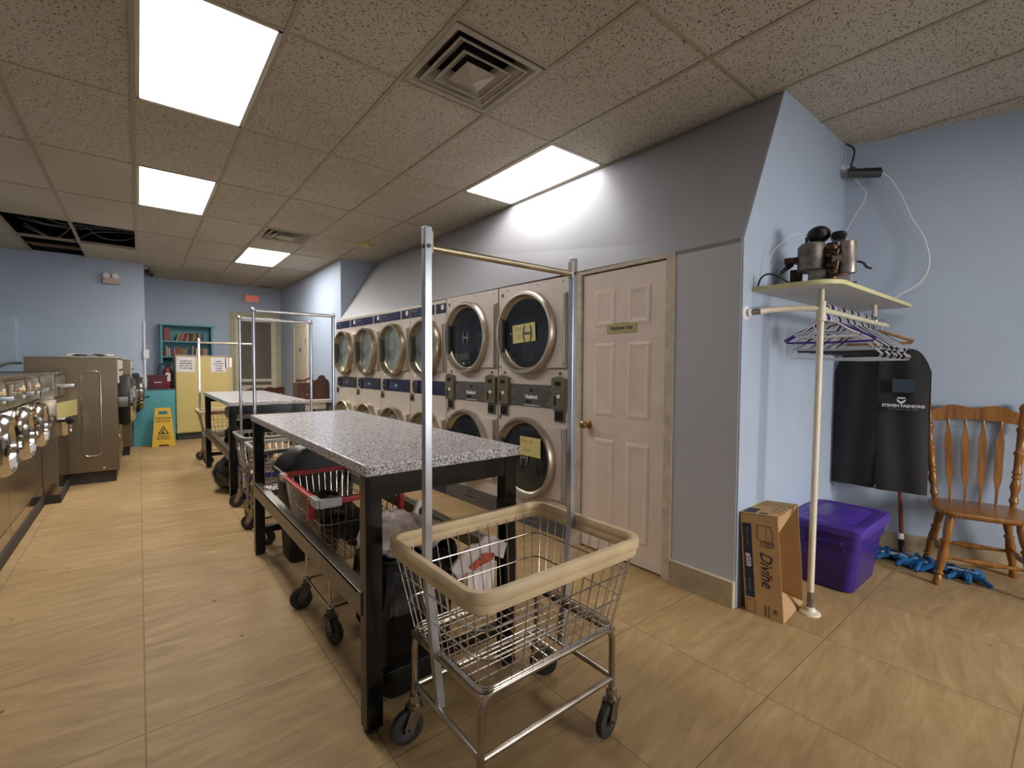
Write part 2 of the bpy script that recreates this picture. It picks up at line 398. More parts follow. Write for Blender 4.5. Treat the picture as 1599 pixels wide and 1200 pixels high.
    def build(s, name, mats, parent=None, ang=40, smooth=True, recalc=True):
        if recalc: bmesh.ops.recalc_face_normals(s.bm, faces=s.bm.faces)
        me = bpy.data.meshes.new(name); s.bm.to_mesh(me); s.bm.free()
        if not isinstance(mats, (list, tuple)): mats = [mats]
        for m in mats: me.materials.append(m)
        if smooth:
            me.shade_smooth(); me.set_sharp_from_angle(angle=math.radians(ang))
        o = bpy.data.objects.new(name, me); COL.objects.link(o)
        if smooth and s.bev:
            wn_ = o.modifiers.new('weighted_normal', 'WEIGHTED_NORMAL'); wn_.keep_sharp = True
        if parent: o.parent = parent
        return o

def thing(name, label, cat, loc=(0,0,0), rz=0.0, group=None):
    o = bpy.data.objects.new(name, None); COL.objects.link(o)
    o.location = loc; o.rotation_euler = (0, 0, rz); o.empty_display_size = 0.1
    o['label'] = label; o['category'] = cat
    if group: o['group'] = group
    return o
def tag(o, label, cat, group=None):
    o['label'] = label; o['category'] = cat
    if group: o['group'] = group
    return o
def struct(o, label=None):
    o['kind'] = 'structure'
    if label: o['label'] = label
    return o
def sthing(name, loc=(0,0,0), rz=0.0, label=None):
    o = bpy.data.objects.new(name, None); COL.objects.link(o)
    o.location = loc; o.rotation_euler = (0, 0, rz); o.empty_display_size = 0.1
    return struct(o, label)
def dup(root, loc=None, rz=None, label=None, group=None):
    def cp(o, par):
        c = o.copy(); COL.objects.link(c); c.parent = par
        for ch in list(o.children): cp(ch, c)
        return c
    r = cp(root, None)
    if loc is not None: r.location = loc
    if rz is not None: r.rotation_euler = (0, 0, rz)
    if label: r['label'] = label
    if group: r['group'] = group
    return r
def text(name, s, size, mat, parent, loc, rot=(PI/2, 0, 0), ext=0.0006, shear=0.0, align='CENTER', sx=1.0, bold=0.0, line=1.0):
    cu = bpy.data.curves.new(name, 'FONT'); cu.body = s; cu.size = size; cu.extrude = ext; cu.shear = shear
    cu.align_x = align; cu.align_y = 'CENTER'; cu.offset = bold; cu.space_line = line; cu.resolution_u = 3
    to = bpy.data.objects.new(name, cu)
    me = bpy.data.meshes.new_from_object(to)
    bpy.data.objects.remove(to); bpy.data.curves.remove(cu)
    me.name = name
    me.materials.clear(); me.materials.append(mat)
    o = bpy.data.objects.new(name, me); COL.objects.link(o)
    o.parent = parent; o.location = loc; o.rotation_euler = rot; o.scale = (sx, 1, 1)
    return o
def rrect(hx, hy, r, z=0.0, n=6, cx=0.0, cy=0.0):
    """rounded rectangle as a list of points, counter clockwise"""
    P = []
    for sx, sy, a0 in ((1, 1, 0), (-1, 1, PI/2), (-1, -1, PI), (1, -1, 1.5*PI)):
        for i in range(n+1):
            a = a0+PI/2*i/n
            P.append((cx+sx*(hx-r)+r*math.cos(a), cy+sy*(hy-r)+r*math.sin(a), z))
    return P
def bez(p0, p1, p2, p3, n=14):
    p0, p1, p2, p3 = map(Vector, (p0, p1, p2, p3)); R = []
    for i in range(n+1):
        t = i/n; R.append(p0*(1-t)**3+p1*3*t*(1-t)**2+p2*3*t*t*(1-t)+p3*t**3)
    return R
def spline(P, n=6):
    P = [Vector(p) for p in P]; R = []
    for i in range(len(P)-1):
        a, b, c, d = P[max(i-1, 0)], P[i], P[i+1], P[min(i+2, len(P)-1)]
        for k in range(n):
            t = k/n
            R.append(0.5*((2*b)+(c-a)*t+(2*a-5*b+4*c-d)*t*t+(3*b-a-3*c+d)*t**3))
    R.append(P[-1]); return R
FACE = Matrix.Rotation(PI/2, 4, 'X')      # local xy plane -> xz plane facing -y

# ------------------------------------------------------------------ the room
T = 2.99
GX = [0.001+0.6019*i for i in range(-5, 12)]      # ceiling grid lines
GY = [0.108+1.2243*i for i in range(-3, 11)]
struct(M().box(-2.6, -2.5, -0.05, 5.7, 11.4, 0).build('floor', FLOOR, smooth=False))
LIGHTS = [(5, 5, 'w'), (5, 7, 'f'), (7, 9, 'e'), (9, 5, 'c'), (9, 2, 's')]     # (column, row) of the grid; Y row 5 = 2.556..3.78
# column index i -> GX[i]..GX[i+1]; GX[5]=0.001 ; row j -> GY[j]..GY[j+1]; GY[3]=0.108, GY[5]=2.556
HOLES = {(9, 2), (5, 5), (5, 7), (7, 9), (9, 5), (3, 9), (4, 9), (3, 10)}
HALF = {(7, 4): (1.944, 2.556), (7, 8): (6.229, 6.841)}           # tiles with a square air diffuser
cm = M()
for i in range(len(GX)-1):
    for j in range(len(GY)-1):
        if (i, j) in HOLES: continue
        x0, x1, y0, y1 = GX[i], GX[i+1], GY[j], GY[j+1]
        if x0 > 5.0 or y0 > 11.3 or x1 < -2.6 or y1 < -2.5: continue
        if (i, j) in HALF:
            a, b_ = HALF[(i, j)]
            if a - y0 > 0.1: y1 = a
            else: y0 = b_
        cm.box(x0, y0, T, x1, y1, T+0.016)
ceil = struct(cm.build('ceiling', CEIL, smooth=False))
gm = M()
for x in GX:
    if -2.6 < x < 5.0: gm.box(x-0.0125, -2.5, T-0.006, x+0.0125, 11.35, T+0.03)
def cross(y, x0, x1, w_=0.0075): gm.box(x0, y-w_, T-0.005, x1, y+w_, T+0.03)
for y in GY:
    if -2.5 < y < 11.35: cross(y, -2.6, 5.0)
cross(1.944, GX[7], GX[8]); cross(6.841, GX[7], GX[8])
gm.build('ceiling_grid', GRID, ceil, smooth=False)
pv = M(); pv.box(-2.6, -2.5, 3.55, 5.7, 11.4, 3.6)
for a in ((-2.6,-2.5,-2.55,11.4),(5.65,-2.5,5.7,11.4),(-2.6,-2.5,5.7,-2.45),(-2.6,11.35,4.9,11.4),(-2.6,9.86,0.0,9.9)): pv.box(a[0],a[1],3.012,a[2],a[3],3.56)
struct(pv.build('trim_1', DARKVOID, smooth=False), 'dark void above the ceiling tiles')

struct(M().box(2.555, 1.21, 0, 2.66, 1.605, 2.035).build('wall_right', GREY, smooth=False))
# sloping bulkhead over the door and the dryers
sb = M()
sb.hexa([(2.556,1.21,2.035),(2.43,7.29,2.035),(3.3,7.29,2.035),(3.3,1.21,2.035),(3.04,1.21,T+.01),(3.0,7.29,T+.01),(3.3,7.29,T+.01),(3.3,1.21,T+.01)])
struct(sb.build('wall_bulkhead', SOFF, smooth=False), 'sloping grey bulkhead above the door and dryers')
struct(M().hexa([(2.552,1.215,2.015),(2.552,1.62,2.015),(2.57,1.62,2.015),(2.57,1.215,2.015),(2.552,1.215,2.037),(2.552,1.62,2.037),(2.57,1.62,2.037),(2.57,1.215,2.037)]).build('trim_2', pm('grey_trim', (0.2,0.2,0.2), 0.6), smooth=False))  # thin grey trim strip along the foot of the bulkhead
# alcove beside the door
al = M()
al.prism([(2.56, 0.0), (4.3, 0.0), (4.3, T+.02), (3.042, T+.02), (2.56, 2.035)], 0.009, Matrix.Translation((0, 1.2095, 0)) @ FACE)
struct(al.build('wall_alcove_side', BLUE, smooth=False))
AX0, AY0, AX1, AY1 = 4.14, 1.215, 4.90, -2.5
struct(M().hexa([(AX0,AY0,0),(AX1+.55,AY1,0),(AX1+.8,AY1,0),(AX0+.2,AY0,0),(AX0,AY0,T+.02),(AX1+.40,AY1,T+.02),(AX1+.8,AY1,T+.02),(AX0+.2,AY0,T+.02)]).build('wall_alcove_back', BLUE, smooth=False))
# far end
struct(M().box(2.45, 7.30, 0, 2.6, 11.25, T+.02).build('wall_right_far', BLUE, smooth=False))
struct(M().box(2.451, 7.295, 0, 3.3, 7.38, T+.02).build('wall_return', BLUE, smooth=False))
struct(M().box(-0.1, 11.2, 0, 2.6, 11.35, T+.02).build('wall_far', BLUE, smooth=False))
struct(M().box(-2.6, 9.78, 0, 0.09, 9.93, T+.02).build('wall_left_far', BLUE, smooth=False))
struct(M().box(-0.06, 9.9, 0, 0.09, 11.3, T+.02).build('wall_recess', BLUE, smooth=False))
struct(M().box(-2.6, -2.5, 0, -2.45, 9.9, T+.02).build('wall_left', BLUE, smooth=False))
# storefront behind the camera: wall with two windows
fw = M()
for x0, x1 in ((-2.6, -1.7), (0.5, 2.1), (3.8, 5.7)): fw.box(x0, -2.5, 0, x1, -2.38, T+.02)
for x0, x1 in ((-1.7, 0.5), (2.1, 3.8)):
    fw.box(x0, -2.5, 0, x1, -2.38, 0.3); fw.box(x0, -2.5, 2.0, x1, -2.38, T+.02)
struct(fw.build('wall_front', BLUE, smooth=False))
for n, (x0, x1) in enumerate(((-1.7, 0.5), (2.1, 3.8)), 1):
    wf = M()
    for a in (x0, (x0+x1)/2-.025, x1-.05): wf.box(a, -2.47, .3, a+.05, -2.41, 2.0)
    for a in (.3, 1.95): wf.box(x0, -2.47, a, x1, -2.41, a+.05)
    struct(wf.build('window_%d' % n, STEEL, smooth=False))
struct(M().box(-2.4, 9.5, 0, -1.35, 9.778, 2.007).build('wall_partition', LOCKER, smooth=False), 'light blue partition end behind the washers')

bb = M()
bb.box(2.538, 1.213, 0, 2.556, 1.6, 0.142, mi=0); bb.box(2.536, 1.205, 0, 2.58, 1.214, 0.146, mi=1); bb.box(2.535, 1.21, .140, 2.558, 1.6, .147, mi=1)
struct(bb.build('baseboard_right', [BASETILE, BASECAP], smooth=False))
b2 = M()
d = (Vector((AX1+.55, AY1, 0))-Vector((AX0, AY0, 0))).normalized(); nrm = Vector((-d.y, d.x, 0)); nrm = nrm if nrm.x < 0 else -nrm
p0 = Vector((AX0, AY0, 0)); p1 = p0+d*3.6; o_ = nrm*0.014
b2.hexa([p0+o_, p1+o_, p1, p0, p0+o_+Vector((0,0,.15)), p1+o_+Vector((0,0,.15)), p1+Vector((0,0,.15)), p0+Vector((0,0,.15))])
struct(b2.build('baseboard_alcove', BASETILE, smooth=False))
struct(M().box(2.66, 1.186, 0, 4.13, 1.1995, 0.145).build('baseboard_alcove_side', BASETILE, smooth=False))

# ---- ceiling lights
def ceiling_light(i, j, kind, label):
    x0, x1, y0, y1 = GX[i], GX[i+1], GY[j], GY[j+1]
    t = thing('ceiling_light', label, 'ceiling light', ((x0+x1)/2, (y0+y1)/2, T), 0, 'flat ceiling light panels')
    hx, hy = (x1-x0)/2-.013, (y1-y0)/2-.009
    f = M()
    for a in (-1, 1):
        f.box(a*hx, -hy, -.002, a*(hx-.02), hy, .03); f.box(-hx, a*hy, -.002, hx, a*(hy-.02), .03)
    f.box(-hx, -hy, .03, hx, hy, .035)
    f.build('frame', FRAMEW, t, smooth=False)
    M().box(-hx+.02, -hy+.02, .002, hx-.02, hy-.02, .008).build('diffuser', {'c': PANELC, 'w': PANEL, 'f': PANELF, 's': PANELS, 'e': PANELE}[kind], t, smooth=False)
for (i, j, k), lb in zip(LIGHTS, ('lit ceiling panel at upper left, the largest and nearest one', 'lit ceiling panel beside the open hole in the ceiling', 'small distant lit ceiling panel above the exit sign', 'bright white lit ceiling panel against the sloping bulkhead', 'lit ceiling panel over the front of the room, before the door and alcove')):
    ceiling_light(i, j, k, lb)

def air_vent(x0, y0, label):
    c = 0.301
    t = thing('air_vent', label, 'vent', (x0+c, y0+c, T), 0, 'square ceiling air diffusers')
    h = 0.286
    f = M()
    for k in range(4):
        R = Matrix.Rotation(k*PI/2, 4, 'Z')
        # flat border and outer flare
        f.hexa([(-h,-h,-.006),(h,-h,-.006),(h-.03,-h+.03,-.006),(-h+.03,-h+.03,-.006),(-h,-h,.012),(h,-h,.012),(h-.03,-h+.03,.012),(-h+.03,-h+.03,.012)], mat=R)
        f.hexa([(-h+.03,-h+.03,-.004),(h-.03,-h+.03,-.004),(h-.10,-h+.10,.07),(-h+.10,-h+.10,.07),(-h+.03,-h+.03,0),(h-.03,-h+.03,0),(h-.10,-h+.10,.074),(-h+.10,-h+.10,.074)], mat=R)
    f.build('frame', VENT, t, smooth=False)
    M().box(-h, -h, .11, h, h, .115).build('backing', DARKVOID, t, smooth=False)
    for a, b_, z0 in ((.222, .150, -.008), (.160, .092, -.016)):
        q = M()
        for k in range(4):
            R = Matrix.Rotation(k*PI/2, 4, 'Z')
            q.hexa([(-a,-a,z0),(a,-a,z0),(b_,-b_,z0+.045),(-b_,-b_,z0+.045),(-a,-a,z0+.003),(a,-a,z0+.003),(b_,-b_,z0+.05),(-b_,-b_,z0+.05)], mat=R)
            q.hexa([(-a,-a,z0-.002),(a,-a,z0-.002),(a-.012,-a+.012,z0-.002),(-a+.012,-a+.012,z0-.002),(-a,-a,z0+.004),(a,-a,z0+.004),(a-.012,-a+.012,z0+.004),(-a+.012,-a+.012,z0+.004)], mat=R)
        q.build('louver', VENT, t, smooth=False)
    q = M(); a = .098
    A = [Vector((x, y, -.02)) for x, y in ((-a,-a),(a,-a),(a,a),(-a,a))]; top = Vector((0, 0, -.05))
    for k in range(4): q.quad([A[k], A[(k+1)%4], top*1.0+Vector((.0,.0,0))+(A[(k+1)%4]*0.02), top+(A[k]*0.02)])
    q.quad([p+Vector((0,0,.004)) for p in A])
    q.cyl((0,0,-.056), (0,0,-.046), .009, 10)
    q.build('center_plate', VENT, t, smooth=False)
air_vent(GX[7], 1.954, 'large square louvered air vent in the ceiling near the camera')
air_vent(GX[7], 6.236, 'smaller distant square louvered air vent in the ceiling')

sd = thing('smoke_detector', 'cream round smoke detector on the ceiling by the bulkhead', 'smoke detector', (2.41, 6.2, T-.006))
M().lathe([(0,0),(.075,0),(.075,-.018),(.06,-.04),(.03,-.048),(0,-.048)], n=28).build('housing', CREAM, sd)
M().lathe([(0,-.047),(.02,-.047),(.018,-.054),(0,-.055)], n=16).build('sensor_cap', FRAMEW, sd)

# ---- hole in the ceiling: cables and a stained board
tag(M().box(-1.17, 9.2, 3.04, -.63, 9.74, 3.055, mat=Matrix.Translation((-.9,9.47,3.05)) @ Matrix.Rotation(.12, 4, 'X') @ Matrix.Translation((.9,-9.47,-3.05))).build('ceiling_board', BROWNTILE, smooth=False),
    'brown stained board lying in the open ceiling hole', 'ceiling board')
tag(M().box(-1.19, 7.40, 3.02, -.62, 7.52, 3.035).build('loose_ceiling_tile', BROWNTILE, smooth=False), 'stained tile edge at the near rim of the ceiling hole', 'ceiling tile')
CABLE = pm('grey_cable', (0.16, 0.16, 0.17), 0.5)
rng = random.Random(3)
for k in range(7):
    x = -1.15; y = 7.8+rng.random()*1.2; P = [(x, y, 3.08+rng.random()*.15)]
    while x < -.1:
        x += .18+rng.random()*.1; y += (rng.random()-.5)*.5; P.append((x, min(max(y, 7.55), 9.1 if x < -.62 else 8.6), 3.04+rng.random()*.2))
    tag(M().tube(spline(P, 5), .007, 6).build('ceiling_cable', CABLE), 'loose grey cable dangling inside the open ceiling hole', 'cable', 'cables in the ceiling hole')

# ---- emergency light, exit sign, far camera, small ceiling slot, conduit
el = thing('emergency_light', 'twin head emergency light on the left blue wall', 'emergency light', (-.315, 9.775, 2.66))
M().box(-.105, -.075, -.05, .105, 0, .06, .008).build('case', PINKW, el)
for s_ in (-.055, .055):
    h_ = M().lathe([(0,.0),(.03,0),(.045,.03),(.045,.07),(.0,.075)], (s_, -.03, .085), (0, -1, -.25), 20).build('lamp_head', WHITEP, el)
    M().cyl((s_, -.035, .05), (s_, -.035, .08), .01, 8).build('swivel', DKGREY, h_)
ex = thing('exit_sign', 'lit red exit sign above the far screen door', 'exit sign', (1.875, 11.195, 2.66))
M().box(-.155, -.06, 0, .155, 0, .165, .008).build('case', EXITB, ex)
M().box(-.15, -.0615, .01, -.105, -.06, .155).build('side_lens', PINKW, ex)
text('lettering', 'EXIT', .135, EXITR, ex, (.018, -.0615, .083), ext=.0015, sx=.80, bold=.0)
sc = thing('security_camera', 'dark security camera on the ceiling at the left wall corner', 'security camera', (.16, 10.1, T-.006))
M().cyl((0,0,0), (0,0,-.07), .012, 10).build('bracket', DKGREY, sc)
M().cyl((-.02,.06,-.06), (.03,-.11,-.13), .04, 16).build('camera_body', DKGREY, sc)
M().cyl((.03,-.11,-.13), (.033,-.118,-.134), .03, 16).build('lens', BLACKP, sc)
M().cyl((0,0,-.005), (-.1,-.02,-.02), .008, 8).build('cable', WHITEP, sc)
sv = thing('ceiling_slot', 'dark narrow slot grille in the ceiling near the far wall', 'grille', (2.11, 10.86, T-.008))
M().box(-.14, -.06, -.004, .14, .06, 0).build('frame', GRID, sv, smooth=False)
M().box(-.12, -.045, -.006, .12, .045, -.004).build('opening', BLACKP, sv, smooth=False)
cd_ = thing('wall_conduit', 'white conduit with switch box on the left wall end', 'conduit', (.08, 9.772, 0))
M().box(-.012, -.012, .95, .012, 0, 2.05).build('raceway', WHITEP, cd_, smooth=False)
M().box(-.02, -.035, 1.44, .055, 0, 1.58, .005).build('switch_box', WHITEP, cd_)

# ---- door_1: employees only
d1 = sthing('door_1', (2.555, 1.605, 0), 0, 'aged white six panel door marked Employees Only')
# local: y along world Y, x into the wall
W0, W1 = .062, .758     # slab from trim to trim
HD = 2.0
sl = M(); sl.box(.012, W0, .012, .05, W1, HD)
def rpanel(y0, y1, z0, z1):
    # raised and fielded panel on the front face (facing -x)
    q = [(.012, 0)]
    e1, e2 = .016, .045
    xs = [.0118, .019, .0115]
    def ring(e, x): return [Vector((x, y0+e, z0+e)), Vector((x, y1-e, z0+e)), Vector((x, y1-e, z1-e)), Vector((x, y0+e, z1-e))]
    A, B, C_ = ring(0, .0095), ring(e1, .006), ring(e2, .0105)
    A0 = ring(-.004, .0119)
    for P, Q in ((A0, A), (A, B), (B, C_)):
        for k in range(4): sl.quad([P[k], P[(k+1)%4], Q[(k+1)%4], Q[k]])
    sl.quad(C_)
wmid = (W0+W1)/2
for ya, yb in ((W0+.115, wmid-.055), (wmid+.055, W1-.115)):
    rpanel(ya, yb, 1.62, 1.87); rpanel(ya, yb, .99, 1.50); rpanel(ya, yb, .16, .82)
sl.build('door_slab', DOORW, d1, smooth=False)
fr = M()
fr.box(-.012, 0.0, 0, .03, .06, 2.035, .003); fr.box(-.012, .765, 0, .03, .845, 2.035, .003); fr.box(-.011, .06, 2.008, .03, .765, 2.034)
fr.build('door_frame', CREAMF, d1, smooth=False)
M().box(.04, .05, 0, .06, .77, 2.02).build('shadow_gap', pm('gap_shade', (.03,.025,.02), .9), d1, smooth=False)  # near-black sheet behind the slab, paints the shade in its gaps
k1 = M().lathe([(0,0),(.032,0),(.032,-.006),(.014,-.012),(.013,-.035),(.027,-.045),(.031,-.06),(.026,-.075),(.012,-.082),(0,-.083)], (.012, W1-.062, .915), (1,0,0), 24).build('door_knob', BRASS, d1)
for z in (1.75, .16):
    M().box(-.003, W0-.012, z, .013, W0+.004, z+.09, .002).build('hinge', BRASS, d1)
pl = M().box(.0075, wmid-.125, 1.565, .012, wmid+.125, 1.64, .002).build('name_plate', pm('gold_plate', (.42,.36,.16), .35, .4), d1)
text('lettering', 'Employees Only', .034, INK, pl, (.007, wmid, 1.602), rot=(PI/2, 0, -PI/2), bold=.0006, sx=.84)

# ---- door_2: cream screen door in the far wall, door_3: slim door in the right far wall
d2 = sthing('door_2', (1.955, 11.2, 0), 0, 'cream screen door with scroll brackets')
f = M()
for a in (-1, 1): f.box(a*.475, -.02, 0, a*.385, 0, 2.40)
f.box(-.475, -.022, 2.40, .475, 0, 2.44); f.box(-.385, -.02, 2.33, .385, 0, 2.40)
f.build('door_frame', pm('pale_olive_cream', (.46,.42,.24), .5), d2, smooth=False)
f = M()
for a in (-1, 1): f.box(a*.385, -.045, 0, a*.29, -.012, 2.33)
f.box(-.29, -.044, 2.26, .29, -.012, 2.33); f.box(-.29, -.044, .99, .29, -.012, 1.05); f.box(-.29, -.044, .86, .29, -.012, .915); f.box(-.29, -.044, 0, .29, -.012, .25)
f.build('screen_frame', pm('cream_door_paint', (.62,.55,.42), .45), d2, smooth=False)
M().box(-.289, -.02, .24, .289, -.012, 2.27).build('screen_mesh', SCREEN, d2, smooth=False)
for a in (-1, 1):
    q = M(); P = [(0,0),(.16,0),(.15,-.03),(.11,-.025),(.09,-.06),(.05,-.07),(.045,-.12),(.025,-.15),(0,-.16)]
    P = [(x if a < 0 else -x, y) for x, y in P]
    if a > 0: P = P[::-1]
    q.prism(P, .02, Matrix.Translation((a*.29, -.02, .86)) @ FACE)
    q.build('scroll_bracket', MATS['cream_door_paint'], d2, smooth=False)
d3 = sthing('door_3', (2.45, 9.6, 0), 0, 'slim cream door in the right far wall')
f = M(); f.box(-.018, -.5, 0, 0, -.42, 2.14); f.box(-.018, .42, 0, 0, .5, 2.14); f.box(-.018, -.42, 2.08, 0, .42, 2.14)
f.build('door_frame', pm('cream_casing', (.60,.51,.38), .5), d3, smooth=False)
M().box(-.01, -.42, .01, 0, .42, 2.08).build('door_slab', pm('cream_slab', (.56,.48,.38), .45), d3, smooth=False)
M().box(-.014, -.08, 1.60, -.009, .08, 1.68).build('door_sign', pm('grey_sign', (.2,.2,.2), .5), d3, smooth=False)
for z in (1.75, .3): M().box(-.022, -.43, z, -.008, -.40, z+.1).build('hinge', DKGREY, d3, smooth=False)
#@@PART2
# ------------------------------------------------------------------ stacked dryers
def door_round(parent, cx, cz, r, rg, xr, h, ring_m, glass_m, part='dryer_door', logo=True, handle=True, depth=.075):
    """round dryer door with a square hinge flange on its right; front at y=0 facing -y"""
    q = M()
    q.prism([(cx-.02, cz-h), (xr, cz-h), (xr, cz+h), (cx-.02, cz+h)], .022, Matrix.Translation((0, 0, 0)) @ FACE, bev=.004)
    d = q.build(part, SILVER, parent)
    p = depth
    M().lathe([(r-.012,0),(r,.012),(r,p-.02),(r-.012,p),(r-.03,p),(rg+.012,.03),(rg,.022)], (cx, 0, cz), (0, -1, 0), 56).build('door_ring', ring_m, d)
    g = M().lathe([(0,.034),(rg*.6,.030),(rg+.006,.022)], (cx, 0, cz), (0, -1, 0), 48).build('door_glass', glass_m, d)
    hm = M()
    hm.cyl((xr-.012, -.03, cz-h+.01), (xr-.012, -.03, cz+h-.01), .009, 10)
    for a in (-1, 1):
        hm.box(xr-.03, -.036, cz+a*(h-.03)-.012, xr, -.0225, cz+a*(h-.03)+.012)
    hm.build('hinge_rod', RING, d)
    if handle:
        M().box(cx-rg-.035, -p+.004, cz-.15, cx-rg+.03, -.03, cz+.13, .006).build('handle', DKGREY, d)
    if logo:
        lm = M()
        for s_ in (-1, 1):
            P = []
            for i in range(13):
                a = math.radians(-62+124*i/12); P.append((s_*(.048*math.cos(a)-.0), .075*math.sin(a)))
            for i in range(13):
                a = math.radians(55-110*i/12); P.append((s_*(.012+.022*math.cos(a)), .062*math.sin(a)))
            if s_ > 0: P = P[::-1]
            lm.prism(P, .003, Matrix.Translation((cx, -.036, cz)) @ FACE)
        lm.box(cx-.03, -.039, cz-.009, cx+.03, -.036, cz+.009)
        lm.build('door_emblem', MATS['emblem_grey'], d, smooth=False)
    return d
pm('emblem_grey', (.16, .18, .17), .3)
BLUELAB = pm('blue_number_label', (.02, .03, .2), .5)
BUTTON = pm('bright_button', (.75, .72, .66), .3)

def coin_unit(t, x0, x1, z0, z1):
    w_ = x1-x0; P = [(x0, z0), (x1, z0), (x1, z1-.02)]
    for i in range(1, 8): P.append((x1-w_*i/8, z1-.02+.02*math.sin(PI*i/8)))
    P.append((x0, z1-.02))
    b = M().prism(P, .03, FACE, bev=.004).build('coin_box', OLIVE, t)
    cx = (x0+x1)/2
    M().box(cx-.03, -.034, z1-.075, cx+.03, -.030, z1-.04).build('display', BLACKP, b, smooth=False)
    q = M()
    for i in range(3):
        for k in range(2): q.cyl((cx-.03+i*.03, -.03, z1-.10-k*.03), (cx-.03+i*.03, -.034, z1-.10-k*.03), .006, 8)
    q.build('selector_buttons', DKGREY, b)
    M().cyl((cx+.01, -.03, z1-.155), (cx+.01, -.038, z1-.155), .016, 14).build('start_button', BUTTON, b)
    M().box(cx-.035, -.034, z0+.03, cx-.022, -.03, z0+.10).build('coin_slot', BLACKP, b, smooth=False)
    rb = M(); rb.box(cx-.055, -.012, z0-.10, cx+.055, 0, z0-.008, .004)
    r_ = rb.build('coin_return', OLIVE, t)
    M().box(cx-.042, -.014, z0-.088, cx+.042, -.0115, z0-.02).build('return_cup', BLACKP, r_, smooth=False)
    M().cyl((cx, 0, z1+.022), (cx, -.006, z1+.022), .013, 12).build('lock', DKGREY, t)

def silver_dryer(label, wd=.838):
    t = thing('stacked_dryer', label, 'dryer', group=None)
    b = M(); b.box(0.003, 0, .15, wd-.003, .85, 1.005, .004); b.box(0.003, 0, 1.008, wd-.003, .85, 2.03, .004)
    b.build('cabinet', SILVER, t)
    k = M(); k.box(.003, -.008, 0, wd-.003, .8, .149, .003)
    kp = k.build('kick_panel', DKGREY, t)
    M().box(wd/2-.07, -.010, .062, wd/2+.07, -.0075, .074).build('vent_slot', BLACKP, kp, smooth=False)
    M().box(wd/2-.08, -.0095, .044, wd/2+.10, -.0078, .050).build('lettering', MATS['emblem_grey'], kp, smooth=False)
    M().cyl((wd/2+.0, -.007, .115), (wd/2, -.0105, .115), .011, 12).build('lock', BLACKP, kp)
    cx = wd-.452
    for z in (1.613, .575): door_round(t, cx, z, .345, .287, wd-.012, .288, RING, GLASSD)
    p = M().box(.17, -.007, 1.005, wd-.155, 0, 1.188, .002).build('control_panel', DKGREY, t)
    text('lettering', 'Huebsch', .042, WHITEP, p, (wd/2+.02, -.0075, 1.085), bold=.002)
    text('lettering', 'Quik$mart', .026, MATS['emblem_grey'], p, (wd-.225, -.0075, 1.155))
    text('lettering', 'Quik$mart', .024, MATS['emblem_grey'], p, (.235, -.0075, 1.03))
    M().prism([(.175,1.075),(.205,1.065),(.235,1.10),(.225,1.15),(.19,1.165),(.175,1.15)], .001, Matrix.Translation((0,-.007,0)) @ FACE).build('panel_graphic', OLIVE, p, smooth=False)
    q = M(); q.prism([(wd-.235,1.04),(wd-.21,1.02),(wd-.17,1.018),(wd-.162,1.10),(wd-.185,1.11),(wd-.20,1.07)], .001, Matrix.Translation((0,-.007,0)) @ FACE)
    q.build('panel_graphic', OLIVE, p, smooth=False)
    M().cyl((wd/2+.02, -.007, 1.14), (wd/2+.02, -.012, 1.14), .013, 12).build('lock', BLACKP, p)
    M().box(wd/2-.05, -.010, 1.035, wd/2+.02, -.0065, 1.055).build('lint_slot', BLACKP, p, smooth=False)
    M().box(wd/2-.07, -.008, 1.013, wd/2+.12, -.0065, 1.018).build('trim_line', WHITEP, p, smooth=False)
    coin_unit(t, .018, .168, 1.004, 1.26); coin_unit(t, wd-.155, wd-.005, 1.004, 1.26)
    for x, z in ((.055, 1.96), (.03, .885)): M().box(x-.012, -.003, z-.015, x+.012, 0, z+.015).build('number_label', BLUELAB, t, smooth=False)
    s = M()
    for x, z in ((.12, 1.995), (.5, 2.0), (wd-.06, 1.99), (.03, 1.80), (.03, 1.33), (.03, .8)): s.cyl((x, 0, z), (x, -.004, z), .006, 8)
    s.build('screws', DKGREY, t)
    return t

